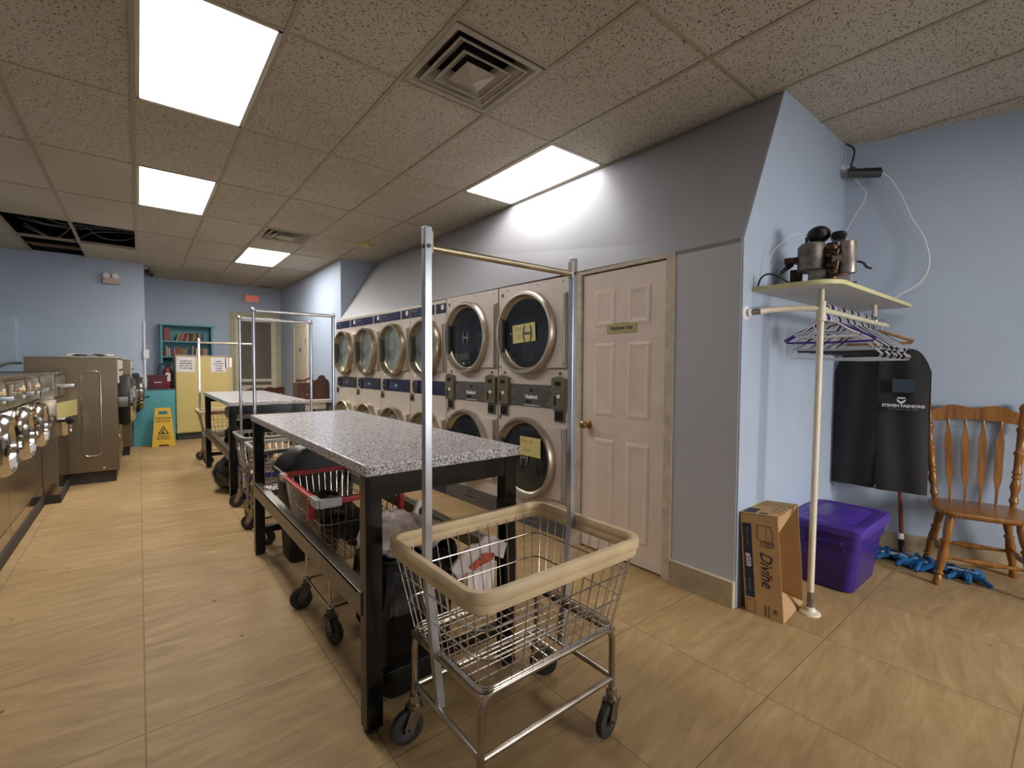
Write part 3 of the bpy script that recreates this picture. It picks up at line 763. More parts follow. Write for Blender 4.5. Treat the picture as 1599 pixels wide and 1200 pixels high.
def navy_dryer(label, wd=.758):
    t = thing('stacked_dryer', label, 'dryer')
    b = M(); b.box(0.003, 0, .09, wd-.003, .8, 1.028, .004); b.box(0.003, 0, 1.031, wd-.003, .8, 2.025, .004)
    b.build('cabinet', SILVER, t)
    M().box(.003, -.006, 0, wd-.003, .75, .089, .002).build('kick_panel', NAVY, t)
    h = M().box(.012, -.005, 1.889, wd-.23, 0, 1.99, .001).build('header_label', NAVY, t)
    text('lettering', 'HUEBSCH', .032, MATS['emblem_grey'], h, (.11, -.0055, 1.957), bold=.001)
    text('lettering', 'COMMERCIAL DRYER', .022, MATS['emblem_grey'], h, (.16, -.0055, 1.915))
    h2 = M().box(wd-.195, -.005, 1.889, wd-.008, 0, 1.99, .001).build('header_label', NAVY, t)
    M().box(wd-.09, -.0058, 1.925, wd-.04, -.0048, 1.975).build('number_sticker', PAPER, h2, smooth=False)
    cx = wd-.365
    for z in (1.532, .53): door_round(t, cx, z, .315, .262, wd-.015, .25, RINGB, GLASSG, logo=False, handle=True, depth=.09)
    p = M().box(.09, -.008, 1.032, wd-.006, 0, 1.176, .002).build('control_panel', NAVY, t)
    M().box(.25, -.0085, 1.06, .5, -.0075, 1.12).build('panel_label', MATS['panel_blue'], p, smooth=False)
    M().cyl((wd/2+.05, -.008, 1.1), (wd/2+.05, -.014, 1.1), .012, 12).build('lock', WHITEP, p)
    c = M().box(.085, -.022, 1.045, .205, -.0081, 1.165, .004).build('coin_box', pm('dark_coin_box', (.06,.055,.06), .3, .5), t)
    q = M()
    for dx in (.115, .172):
        for dz in (1.08, 1.13): q.lathe([(.014,0),(.022,.004),(.014,.008)], (dx, -.022, dz), (0,-1,0), 14)
    q.build('coin_ring', CHROME, c)
    rt = M().box(.003, -.008, .935, .095, 0, 1.015, .003).build('coin_return', OLIVE, t)
    M().box(.02, -.0095, .945, .08, -.0075, .985).build('return_cup', BLACKP, rt, smooth=False)
    M().box(.09, -.003, 1.21, .15, 0, 1.29).build('instruction_label', WHITEP, t, smooth=False)
    return t
pm('panel_blue', (.03, .045, .11), .35)
DX, DY = -.042, 1.0
dl = math.hypot(DX, DY); DX /= dl; DY /= dl
DRZ = math.atan2(-DY, -DX)
def row_pt(s):      # point on the front line, s metres from the near end of the row
    return (2.555+DX*s, 2.50+DY*s, 0)
sA = silver_dryer('white stacked dryer next to the Employees Only door, yellow notes on its doors')
sA.location = row_pt(.842); sA.rotation_euler = (0, 0, DRZ); sA['group'] = 'stacked dryers along the wall'
sB = dup(sA, row_pt(1.687), DRZ, 'white stacked dryer with dark grey panel, second from the Employees Only door')
nA = navy_dryer('white stacked dryer with navy header, right beside the grey panel dryers')
nA.location = row_pt(1.69+.760); nA.rotation_euler = (0, 0, DRZ); nA['group'] = 'stacked dryers along the wall'
for k, lb in enumerate(('white stacked dryer with navy header, second along from the grey panel dryers', 'white stacked dryer with navy header, second from the far wall corner', 'farthest white stacked dryer with navy header, at the wall corner')):
    dup(nA, row_pt(1.69+.760*(k+2)), DRZ, lb)

# paper notes on the dryers (world placed in the dryer frame)
def on_dryer(name, label, s, z, w_, h_, off, tilt, lines, mat):
    """paper facing out of the dryer row; s measured from the near end"""
    p = row_pt(s); n = Vector((-DY, DX, 0))
    t = thing(name, label, 'note', (p[0]+n.x*off, p[1]+n.y*off, z), DRZ)
    R = Matrix.Rotation(tilt, 4, 'Y')
    M().box(-w_/2, -.001, -h_/2, w_/2, .001, h_/2, mat=R).build('sheet', mat, t, smooth=False)
    for (s_, x, zz, size, mt) in lines:
        o = text('handwriting', s_, size, mt, t, (x, -.0014, zz), shear=.25, ext=.0003)
        o.rotation_euler = (PI/2, tilt, 0)
    return t
PENC = pm('pencil_grey', (.22, .2, .12), .6)
noteA = on_dryer('paper_note', 'tilted yellow handwritten note on upper dryer door next to the Employees Only door', .463, 1.613, .275, .152, .0415, -.06, [('Out', -.075, .035, .055, PENC), ('Of', -.07, -.035, .055, PENC)], YPAPER)
on_dryer('paper_note', 'yellow out of order note on the lower dryer door above the cart', .378, .675, .245, .158, .0415, .0, [('Out  of', -.045, .04, .045, REDINK), ('Order', -.045, -.03, .045, PENC)], YPAPER)
# the emblem shows on top of the upper note: dark H printed over it
hb = M()
for s_ in (-1, 1):
    P = []
    for i in range(13):
        a = math.radians(-62+124*i/12); P.append((s_*.058*math.cos(a), .085*math.sin(a)))
    for i in range(13):
        a = math.radians(55-110*i/12); P.append((s_*(.016+.022*math.cos(a)), .066*math.sin(a)))
    if s_ > 0: P = P[::-1]
    hb.prism(P, .001, Matrix.Translation((.045, -.0022, -.005)) @ FACE)
hb.box(.01, -.0032, -.014, .08, -.0022, .006)
hb.build('emblem_print', pm('emblem_olive', (.07, .08, .05), .4), noteA, smooth=False)

# ------------------------------------------------------------------ washers on the left
def washer(label, wd=.70):
    """front loader, local x along the row (seen from the front), front at y=0 facing -y"""
    t = thing('front_load_washer', label, 'washer', group='front loading washers in the left row')
    b = M(); b.box(.004, 0, .086, wd-.004, .7, 1.0, .004); b.box(.004, .02, 1.0, wd-.004, .7, 1.225, .004)
    b.build('cabinet', STEEL, t)
    M().box(.004, -.003, .085, wd-.004, .0, .19).build('lower_panel', STEELM, t, smooth=False)
    M().box(0, -.012, 0, wd, .65, .085).build('plinth', DKBAND, t, smooth=False)
    M().box(0, -.012, 1.225, wd, .7, 1.25, .006).build('top_cover', STEEL, t)
    c = M(); c.hexa([(.012,-.004,1.02),(wd-.012,-.004,1.02),(wd-.012,.02,1.02),(.012,.02,1.02),(.012,.004,1.21),(wd-.012,.004,1.21),(wd-.012,.02,1.21),(.012,.02,1.21)])
    cp_ = c.build('control_panel', pm('worn_control_steel', (.26,.22,.165), .35, .7, var=.3, scale=12), t, smooth=False)
    M().box(.04, -.03, 1.07, .20, -.0, 1.19, .004).build('coin_slide', STEELM, cp_)
    M().box(.06, -.13, 1.105, .18, -.03, 1.135, .003).build('slide_handle', CHROME, cp_)
    M().cyl((.50, 0, 1.12), (.50, -.028, 1.12), .028, 20).build('dial', pm('ivory_dial', (.6,.5,.28), .4), cp_)
    M().cyl((.36, 0, 1.13), (.36, -.015, 1.13), .014, 12).build('indicator', REDINK, cp_)
    M().box(.58, -.006, 1.06, .66, .0, 1.16).build('instruction_label', WHITEP, cp_, smooth=False)
    d = M().lathe([(.150,0),(.205,.0),(.210,.02),(.200,.055),(.178,.082),(.158,.07),(.150,.04)], (wd/2, 0, .80), (0,-1,0), 48).build('door_ring', CHROME, t)
    M().lathe([(0,.065),(.08,.058),(.155,.036)], (wd/2, 0, .80), (0,-1,0), 40).build('door_glass', GLASSD, d)
    M().box(wd/2+.17, -.10, .76, wd/2+.235, -.035, .84, .006).build('latch', CHROME, d)
    M().box(wd/2-.24, -.06, .71, wd/2-.19, 0, .89, .004).build('hinge', STEELM, d)
    M().box(wd/2-.09, -.078, .655, wd/2+.09, -.062, .72, .003).build('instruction_label', WHITEP, d)
    return t
wA = washer('steel front loading washer at the left picture edge, cut off by the frame')
wA.location = (-.73, 4.05, 0); wA.rotation_euler = (0, 0, PI/2)
dup(wA, (-.73, 4.75, 0), PI/2, 'second steel front loading washer from the left picture edge')
dup(wA, (-.73, 5.45, 0), PI/2, 'third steel front loading washer from the left picture edge')
t = thing('front_load_washer', 'last narrow steel washer of the row with black knob, by the big stainless washer', 'washer', (-.62, 6.17, 0), PI/2, 'front loading washers in the left row')
b = M(); b.box(.0, 0, .19, .70, .8, 1.0, .004); b.box(.0, .015, 1.0, .70, .8, 1.235, .004); b.build('cabinet', STEEL, t)
M().box(0, -.003, .085, .7, .6, .19).build('lower_panel', STEELM, t, smooth=False)
M().box(0, -.012, 0, .7, .6, .085).build('plinth', DKBAND, t, smooth=False)
M().box(-.01, -.012, 1.235, .71, .8, 1.262, .006).build('top_cover', STEEL, t)
c = M().box(.02, -.004, 1.02, .68, .016, 1.22, .003).build('control_panel', MATS['worn_control_steel'], t)
M().box(.08, -.12, 1.11, .24, -.004, 1.145, .004).build('slide_handle', CHROME, c)
d = M().lathe([(.13,0),(.19,0),(.195,.02),(.18,.055),(.145,.065),(.13,.03)], (.36, 0, .78), (0,-1,0), 40).build('door_ring', CHROME, t)
M().lathe([(0,.05),(.14,.03)], (.36, 0, .78), (0,-1,0), 32).build('door_glass', GLASSD, d)
M().lathe([(0,.0),(.012,0),(.012,.05),(.034,.06),(.036,.09),(.02,.105),(0,.107)], (.12, 0, .78), (0,-1,0), 20).build('knob', BLACKP, t)
nt = thing('paper_note', 'blank yellow paper sticking out from the last washer in the left row', 'note', (-.622, 6.178, .885), 0)
M().grid(lambda u, v: (u*.145, .02*math.sin(u*2)-.02*u, -.075+v*.15+u*.035), 8, 2).build('sheet', YPAPER, nt)
hz = M().tube(spline([(-1.30, 4.9, 1.265), (-1.15, 5.6, 1.265), (-1.12, 6.2, 1.277), (-1.10, 6.6, 1.285), (-1.02, 6.8, 1.34), (-.95, 6.92, 1.345)], 8), .014, 10).build('drain_hose', BLACKR)
tag(hz, 'black rubber hose running over the washer tops to the big washer', 'hose')

# big stainless washers
def big_washer(label, X, y0, y1, door_c, emboss=False, z=1.42):
    dp = .74; L_ = y1-y0
    t = thing('large_washer', label, 'washer', (X, y0, 0), PI/2, 'big stainless washers with round chrome doors')
    b = M(); b.box(.0, 0, .13, L_, dp, z-.012, .008); b.build('cabinet', STEELW, t)
    M().box(-.006, -.012, z-.014, L_+.004, dp+.005, z, .004).build('top_cover', pm('edge_steel', (.42,.40,.33), .3, .8), t)
    M().box(.03, .03, 0, L_-.03, dp-.03, .13).build('plinth', DKBAND, t, smooth=False)
    if emboss:
        e = M(); P = [(p[0], p[1]) for p in rrect(.08, .475, .05)]
        R = Matrix.Translation((0, .225, .785)) @ Matrix.Rotation(-PI/2, 4, 'Z') @ FACE
        q = [p for p in rrect(.08, .475, .05, n=5)]
        path = [R @ Vector((p[0], p[1], 0)) for p in q]
        e.tube(path, .0085, 8, closed=True)
        e.build('embossed_panel', pm('bright_emboss', (.46,.42,.34), .25, .9), t)
        for yy in (.13, .50):
            M().cyl((-.004, yy, .17), (.004, yy, .17), .014, 12).build('bolt', CHROME, t)
    c = M().box(.06, -.014, 1.12, L_-.05, 0, z-.03, .004).build('control_panel', pm('pale_control_panel', (.55,.50,.45), .45), t)
    for k in range(4): M().cyl((.12+k*.12, -.014, 1.27), (.12+k*.12, -.03, 1.27), .014, 12).build('button', DKGREY, c)
    M().box(.10, -.022, 1.16, L_*.5, -.014, 1.2).build('display', BLACKP, c, smooth=False)
    cx = L_/2
    d = M().lathe([(.20,.0),(.285,.0),(.305,.03),(.305,.085),(.285,.105),(.24,.108)], (cx, 0, .90), (0,-1,0), 48).build('door_gasket', BLACKR, t)
    dr = M().lathe([(.20,.10),(.262,.105),(.255,.135),(.23,.152),(.20,.14)], (cx, 0, .90), (0,-1,0), 48).build('door_ring', CHROME, t)
    M().lathe([(0,.17),(.10,.16),(.205,.13)], (cx, 0, .90), (0,-1,0), 40).build('door_glass', GLASSD, dr)
    M().cyl((cx+.25, -.13, .80), (cx+.30, -.22, .82), .014, 10).build('handle', BLACKP, dr)
    M().box(cx-.34, -.09, .84, cx-.28, 0, .96, .006).build('hinge', STEELM, t)
    M().cyl((.2, 0, .48), (.2, -.01, .48), .05, 20).build('drain_cap', STEELM, t)
    return t
big_washer('tall stainless washer with embossed side panel behind the small washers', -.195, 6.95, 7.86, 0, True)
big_washer('middle tall stainless washer of the far left row', -.195, 7.885, 8.79, 0)
big_washer('farthest tall stainless washer, standing slightly forward at the left wall', -.10, 8.83, 9.70, 0)
tw = M().grid(lambda u, v: (-.62+u*.40, 7.05+v*.28, 1.426+.018*abs(math.sin(u*7+v*2))+.012*math.sin(v*6+u*3)**2), 24, 12)
tag(tw.build('towel', CLOTHW), 'crumpled dirty white towel on top of the big stainless washer', 'towel')

# ------------------------------------------------------------------ folding tables
def folding_table(label):
    W, L, H = .70, 2.13, .985       # local x across, y along, origin at the near left corner
    t = thing('folding_table', label, 'table', group='speckled laundry folding tables')
    M().box(0, 0, H-.042, W, L, H, .006, seg=3).build('tabletop', GRANITE, t)
    e = .062; a = .008
    for x in (a, W-a-e):
        for y in (a+.01, L-a-.01-e):
            lg = M().box(x, y, .014, x+e, y+e, H-.042, .004).build('leg', BLACK, t)
            M().cyl((x+e/2, y+e/2, 0), (x+e/2, y+e/2, .014), .028, 16).build('foot', BLACKR, lg)
    for y in (.022, L-.045): M().box(a+e, y, H-.125, W-a-e, y+.022, H-.043).build('apron', BLACK, t, smooth=False)
    for x0, x1 in ((a-.006, a+.016), (W-a-.016, W-a+.006)):
        r = M(); r.box(x0, .0+.06, .425, x1, L-.06, .515, .003); s_ = 1 if x0 < .3 else -1
        r.box(x0 if s_ > 0 else x1, .0+.082, .503, (x0+.05) if s_ > 0 else (x1-.05), L-.082, .512)
        r.build('side_rail', RAILM, t)
    for y in (.03, L-.075): M().box(a+e, y, .15, W-a-e, y+.04, .195, .002).build('stretcher', BLACK, t)
    return t
t1 = folding_table('speckled folding table in the foreground with black legs'); t1.location = (.605, 1.565, 0)
dup(t1, (.650, 5.09, 0), 0, 'farther speckled folding table beyond the chrome cart racks')

# ------------------------------------------------------------------ laundry carts
def caster(parent, x, y, z0, r, ang, fork_m=None):
    c = thing_part('caster', parent, (x, y, 0), ang)
    f = M()
    f.cyl((0, 0, z0), (0, 0, z0-.03), .020, 14); f.cyl((0, 0, z0-.03), (0, 0, z0-.042), .028, 14)
    for s_ in (-1, 1):
        f.prism([(-.024, z0-.04), (.024, z0-.04), (-.018, r-.014), (-.042, r-.012), (-.046, r+.01)], .004, Matrix.Translation((0, s_*.022+.002, 0)) @ FACE)
    f.box(-.026, -.024, z0-.046, .026, .024, z0-.040)
    f.build('fork', fork_m or TUBE, c)
    w_ = M().lathe([(0,-.010),(r*.45,-.010),(r*.55,-.014),(r*.8,-.014),(r*.97,-.011),(r,-.004),(r,.004),(r*.97,.011),(r*.8,.014),(r*.55,.014),(r*.45,.010),(0,.010)], (-.03, 0, r), (0,1,0), 26)
    w_.cyl((-.03,-.028,r), (-.03,.028,r), .006, 8)
    w_.build('wheel', BLACKR, c)
def thing_part(name, parent, loc, rz=0):
    o = bpy.data.objects.new(name, None); COL.objects.link(o); o.parent = parent
    o.location = loc; o.rotation_euler = (0, 0, rz); o.empty_display_size = .03
    return o

def laundry_cart(label, hx=.355, hy=.28, zr=.70, bx=.29, by=.215, zb=.40, rim=None, rim_h=.062, rack=0.0, rack_y=.04, sq=True, wx=.29, wy=.205, wr=.06, leg_r=.0115, wire=.0023, group='wire laundry carts', nv=(13, 10), rack_m=None, light=False, bracket=True):
    t = thing('laundry_cart', label, 'cart', group=group)
    n = 5
    top = rrect(hx-.01, hy-.01, .055, zr, n); bot = rrect(bx, by, .04, zb, n)
    def at(k):     # ring at fraction k of the height
        return [Vector(a).lerp(Vector(b_), k) for a, b_ in zip(bot, top)]
    bk = M()
    for k in ((0.0, .035, .36, .68) if not light else (0.0, .3, .62, .95)):
        bk.tube(at(k), wire*1.45, 6, closed=True)
    # upright wires of the four sides, running on under the floor of the basket
    for i in range(nv[0]+1):
        u = -1+2*i/nv[0]; u *= .93
        bk.tube([(u*hx*.965, -hy+.008, zr), (u*bx, -by, zb-.004), (u*bx, by, zb-.004), (u*hx*.965, hy-.008, zr)], wire, 5)
    for i in range(nv[1]+1):
        u = -1+2*i/nv[1]; u *= .92
        bk.tube([(-hx+.008, u*hy*.965, zr), (-bx, u*by, zb), (bx, u*by, zb), (hx-.008, u*hy*.965, zr)], wire, 5)
    bk.build('basket', WIRE, t)
    if rim is not None:
        rq = M().band(rrect(hx, hy, .06, zr+rim_h*.2, 8), .026, rim_h*.62)
        rq.band(rrect(hx-.004, hy-.004, .056, zr-rim_h*.26, 8), .017, rim_h*.55)
        rm = rq.build('rim', rim, t)
        if rim is REDT:
            for (cx, cy, a, b_) in ((-hx, -hy+.045, .014, .05), (-hx, hy-.05, .014, .04), (-hx+.05, -hy, .05, .014)):
                M().box(cx-a, cy-b_, zr-.024, cx+a, cy+b_, zr+.018, .006).build('grey_tape', GREYT, rm)
            M().box(-hx-.016, -hy+.10, zr-.10, -hx+.012, -hy+.13, zr, .006).build('tape_end', REDT, rm)
            q = M(); q.box(hx-.012, -hy-.016, zr-.11, hx+.014, -hy+.02, zr+.01, .006)
            q.build('tape_end', REDT, rm)
    else:
        M().tube(rrect(hx, hy, .06, zr, 8), .009, 10, closed=True).build('rim', TUBE, t)
    fr = M(); zc = wr*2+.045
    if not light:
        for sx in (-1, 1):
            for sy in (-1, 1):
                x, y = sx*wx, sy*wy
                fr.tube([(x*.62, y*1.0, zb-.012), (x*.86, y, zb-.012), (x*.95, y, zb-.02), (x*.99, y, zb-.045), (x, y, zb-.08), (x, y, zc-.01)], leg_r, 12)
        for sy in (-1, 1):
            fr.tube([(-wx*.65, sy*wy, zb-.012), (wx*.65, sy*wy, zb-.012)], leg_r, 10)
            fr.tube([(-wx, sy*wy, .20), (wx, sy*wy, .20)], leg_r*.9, 10)
        for sx in (-1, 1):
            fr.tube([(sx*wx, -wy, .205), (sx*wx, wy, .205)], leg_r*.9, 10)
            fr.box(sx*bx*.97-.018, -by, zb-.022, sx*bx*.97+.012, by, zb-.006)
        fr.build('frame', TUBE, t)
    else:
        for sx in (-1, 1):
            for sy in (-1, 1):
                x, y = sx*wx, sy*wy
                fr.tube([(x, y, zb), (x, y, zc+.02), (x*.98, y*.98, zc)], leg_r*.62, 8)
                fr.ball((x, y, zc), .016, 10)
        for sy in (-1, 1): fr.tube([(-wx, sy*wy, zc), (wx, sy*wy, zc)], leg_r*.6, 8)
        for sx in (-1, 1): fr.tube([(sx*wx, -wy, zc), (sx*wx, wy, zc)], leg_r*.6, 8)
        fr.build('frame', WIRE, t)
    rr = random.Random(len(label))
    for sx in (-1, 1):
        for sy in (-1, 1):
            caster(t, sx*wx, sy*wy, zc, wr, rr.uniform(-1.3, -.2)+ (PI if sy*sx > 0 else .4), DKGREY if light else None)
    if rack:
        pm_ = rack_m or POLE
        for sx in (-1, 1):
            xo = sx*(hx-.028); xi = sx*(bx-.01)
            u = M()
            if sq:
                e = .0125
                u.box(xo-e, rack_y-e, zr-.01, xo+e, rack_y+e, rack, .002)
                P0 = [(xo-e, rack_y-e, zr-.01), (xo+e, rack_y-e, zr-.01), (xo+e, rack_y+e, zr-.01), (xo-e, rack_y+e, zr-.01)]
                P1 = [(xi-e, rack_y-e, zb-.19), (xi+e, rack_y-e, zb-.19), (xi+e, rack_y+e, zb-.19), (xi-e, rack_y+e, zb-.19)]
                u.hexa(P1+P0)
            else:
                u.tube([(xi, rack_y, zb-.18), (xo, rack_y, zr), (xo, rack_y, rack)], .0125, 12)
                u.ball((xo, rack_y, rack), .021, 12)
            up = u.build('upright', pm_, t)
            if sq:
                q = M()
                for z in (rack-.06,): q.cyl((xo, rack_y-.016, z), (xo, rack_y+.016, z), .007, 8); q.cyl((xo-.017, rack_y, z), (xo+.017, rack_y, z), .007, 8)
                q.build('bolt', DKGREY, up)
        rd = M()
        z = rack-.062 if sq else rack-.004
        x = hx-.04
        rd.cyl((-x, rack_y, z), (x, rack_y, z), .0115 if sq else .0125, 14)
        if sq:
            for sx in (-1, 1): rd.box(sx*x-.006, rack_y-.012, z-.018, sx*x+.006, rack_y+.012, z+.05, .002)
        rd.build('hanging_rod', RINGB if sq else pm_, t)
    return t
GALV = pm('galvanized_rack_tube', (.62, .64, .68), .26, .95, var=.12, scale=10)
cA = laundry_cart('foreground wire laundry cart with cream bumper and square tube rack', rim=RIMC, rack=1.765, rack_y=.045)
cA.location = (1.035, 1.268, 0)
cB = laundry_cart('wire laundry cart with red taped rim under the near table', hx=.195, hy=.345, zr=.72, bx=.15, by=.27, zb=.41, rim=REDT, rim_h=.026, wx=.105, wy=.20, wr=.058, nv=(10, 22), light=True, wire=.0019)
cB.location = (.805, 2.47, 0)
cC = laundry_cart('laundry cart with tallest tube rack between the two tables', hx=.325, hy=.27, zr=.70, rim=RIMG, rim_h=.03, rack=1.755, rack_y=.0, sq=False, rack_m=GALV, nv=(12, 9))
cC.location = (.985, 4.02, 0)
cD = laundry_cart('laundry cart with tube rack behind the tallest rack, nearer the far table', hx=.33, hy=.27, zr=.70, rim=RIMG, rim_h=.03, rack=1.755, rack_y=.0, sq=False, rack_m=GALV, nv=(12, 9))
cD.location = (1.01, 4.78, 0)
cE = laundry_cart('distant laundry cart with cream bumper and low rack past the far table', hx=.36, hy=.28, zr=.70, rim=RIMC, rim_h=.05, rack=1.70, rack_y=.0, nv=(12, 9), rack_m=GALV)
cE.location = (.97, 7.60, 0)
#@@PART3
# ------------------------------------------------------------------ bins, bags and clothes around the tables
def tapered_bin(x0, y0, x1, y1, z1, tap=.03, r=.05, wall=True):
    m = M(); cx, cy = (x0+x1)/2, (y0+y1)/2; hx, hy = (x1-x0)/2, (y1-y0)/2
    rings = []
    for z, k in ((0, tap+.008), (.012, tap), (z1-.03, .002), (z1-.03, -.006), (z1, -.006), (z1, .012), (z1-.06, .016), (.03, tap+.02)):
        rings.append([m.bm.verts.new(p) for p in rrect(hx-k, hy-k, r, z, 5, cx, cy)])
    for a in range(len(rings)-1):
        A, B = rings[a], rings[a+1]; n = len(A)
        for i in range(n): m._f([A[i], A[(i+1)%n], B[(i+1)%n], B[i]])
    m._f(rings[0][::-1]); m._f(rings[-1])
    return m
tb = thing('trash_bin', 'black trash bin under the near table, stuffed with white bags', 'trash bin', (.885, 1.83, 0))
tapered_bin(-.175, -.155, .175, .155, .56, .025).build('bin_body', BLACKP, tb)
ln = M()
def skirt(m, hx, hy, z0, z1, out0, out1, n=64, seed=1.0, inner=True):
    rng = random.Random(seed); ph = [rng.uniform(0, 6.28) for _ in range(4)]
    P = rrect(hx, hy, .06, 0, 15); k = len(P); rows = []
    for lv in range(7):
        u = lv/6; row = []
        for i, p in enumerate(P):
            a = i/k*2*PI
            wv = (.5*math.sin(9*a+ph[0])+.5*math.sin(17*a+ph[1]+u*2))*.008*(0.3+u)
            o = out0+(out1-out0)*u+wv; d = Vector((p[0], p[1], 0)).normalized()
            zz = z1+(z0-z1)*u + (u**2)*(.03*math.sin(3*a+ph[2])+.02*math.sin(7*a+ph[3]))
            row.append(m.bm.verts.new(Vector((p[0], p[1], zz))+d*o))
        rows.append(row)
    for A, B in zip(rows, rows[1:]):
        for i in range(k): m._f([A[i], B[i], B[(i+1)%k], A[(i+1)%k]])
    return m
skirt(ln, .175, .155, .36, .575, .002, .03, seed=4).build('bin_liner', BAGBLK, tb)
def bag_lump(name, label, cat, c, sc, mat, seed, amt=.05, knots=(), group=None):
    m = M().ball((0, 0, 0), 1, 60, sc); m.jitter(amt, seed, 7); m.jitter(amt*.45, seed+3, 17); m.jitter(amt*.25, seed+5, 34)
    for k in knots:
        m.tube([(k[0], k[1], sc[2]*.75), (k[0]+.01, k[1], sc[2]+.02), (k[0]+.03, k[1]+.01, sc[2]+.05)], [.022, .012, .02], 8)
    o = m.build(name, mat, ang=70); o.location = c
    return tag(o, label, cat, group)
bag_lump('plastic_bag', 'crumpled white plastic bag bulging at the left of the trash bin', 'plastic bag', (.80, 1.83, .615), (.12, .13, .085), WHITEBAG, 2, .045)
bag_lump('plastic_bag', 'white knotted plastic bag on the right of the trash bin', 'plastic bag', (.975, 1.87, .60), (.10, .12, .075), WHITEBAG, 5, .04, knots=((-.03, .0),))
# shirt with orange print
P = [(-.07,-.125),(.07,-.13),(.075,.05),(.115,.02),(.135,.085),(.075,.13),(.035,.135),(.0,.118),(-.035,.13),(-.08,.115),(-.135,.05),(-.105,.0),(-.07,.035)]
ts = M().prism(P, .012, Matrix.Translation((0, .006, 0)) @ FACE, bev=.003)
for v in ts.bm.verts: v.co.y += .012*math.sin(v.co.x*30)
ts = ts.build('tshirt', pm('white_shirt_cloth', (.82,.72,.66), .85, var=.1, scale=14))
ts.location = (1.085, 1.558, .485); ts.rotation_euler = (0, -.05, 0)
tag(ts, 'white shirt with smeared orange print hanging beside the trash bin', 'shirt')
q = M()
for dx, r_ in ((-.035, .016), (-.01, .02), (.025, .026), (.045, .018)): q.ball((dx, -.013, .045+dx*.2), r_, 12, (1.3, .12, .8))
q.jitter(.006, 3, 40).build('orange_print', pm('orange_print', (.62,.12,.05), .8, var=.3, scale=40), ts)

b2_ = thing('trash_bin', 'tall black bin with domed lid under the rear end of the near table', 'trash bin', (.93, 3.45, 0), 0)
tapered_bin(-.19, -.16, .19, .16, .62, .03).build('bin_body', BLACKP, b2_)
dm = M(); k_ = 14
P = [(-.205+.41*i/20, .60+.155*max(0, math.sin(PI*i/20))**.6) for i in range(21)][::-1]
dm.prism(P, .34, Matrix.Translation((0, .17, 0)) @ FACE, bev=.01)
dm.box(-.21, -.175, .59, .21, .175, .625, .01)
dm.build('dome_lid', BLACKP, b2_)
bag_lump('trash_bag', 'black plastic bag lying in the red taped cart', 'bag', (.815, 2.56, .535), (.12, .19, .105), BAGBLK, 8, .05)
bag_lump('clothes_bundle', 'dark bundle of clothes hanging in the front of the red taped cart', 'clothes', (.83, 2.26, .52), (.10, .06, .085), pm('dark_cloth', (.03,.028,.035), .8, var=.4), 11, .04)

rb = thing('recycling_bin', 'blue plastic bin under the front of the far table', 'bin', (.94, 5.32, 0))
tapered_bin(-.18, -.14, .18, .14, .30, .02, .03).build('bin_body', BLUEB, rb)
bag_lump('garbage_bag', 'large black garbage bag slumped under the far table', 'garbage bag', (.80, 5.72, .195), (.215, .28, .195), BAGBLK, 13, .03)
bag_lump('garbage_bag', 'small black garbage bag lying over the blue bin', 'garbage bag', (.93, 5.42, .39), (.18, .12, .085), BAGBLK, 17, .05)
bag_lump('garbage_bag', 'round black bag top resting on the garbage pile beneath the pale blanket', 'garbage bag', (.93, 6.08, .55), (.17, .22, .16), BAGBLK, 19, .05)
bl = M().box(-.26, -.22, 0, .26, .22, .12, .03, seg=3); bl.jitter(.018, 2, 6)
bl = bl.build('blanket', MAUVE); bl.location = (1.03, 6.20, .725)
tag(bl, 'folded pale mauve blanket on black bags under the far table', 'blanket')

# ------------------------------------------------------------------ far end furniture
ct = thing('counter_cabinet', 'turquoise painted counter beside the cream cabinet', 'counter', (.20, 9.71, 0))
M().box(-.10, .07, 0, .265, 1.15, .90).build('body', TEAL, ct, smooth=False)
M().box(-.285, 0, 0, .27, .062, .905, .002).build('front_panel', TEAL, ct)
M().box(-.10, .062, .905, .27, 1.15, .925).build('countertop', pm('dark_counter_edge', (.05,.09,.095), .4), ct, smooth=False)
M().cyl((-.2, 0, .80), (-.2, -.02, .80), .014, 12).build('knob', BLACKP, ct)
bx_ = thing('storage_box', 'burgundy plastic box with white handle on the turquoise counter', 'box', (.245, 10.05, .925), .0)
M().hexa([(-.12,-.09,0),(.12,-.09,0),(.12,.09,0),(-.12,.09,0),(-.135,-.10,.225),(.135,-.10,.225),(.135,.10,.225),(-.135,.10,.225)], .006).build('body', BURG, bx_)
M().box(-.142, -.107, .212, .142, .107, .24, .006).build('lid', BURG, bx_)
M().box(-.05, -.108, .105, .05, -.094, .118, .003).build('handle', WHITEP, bx_)
xt = thing('fire_extinguisher', 'red fire extinguisher with black hose beside the cream cabinet', 'fire extinguisher', (.395, 10.30, .925))
M().lathe([(0,0),(.06,0),(.065,.02),(.065,.30),(.05,.345),(.02,.36),(.02,.38),(0,.38)], n=24).build('cylinder', pm('extinguisher_red', (.22,.012,.012), .35), xt)
M().box(-.035, -.068, .12, .04, -.062, .27, .002).build('label', WHITEP, xt)
M().box(-.03, -.02, .38, .05, .02, .43, .006).build('valve', BLACKP, xt)
M().tube(bez((0, 0, .41), (-.15, -.03, .50), (-.16, -.04, .25), (-.10, -.04, .03), 16), .014, 8).build('hose', BLACKR, xt)
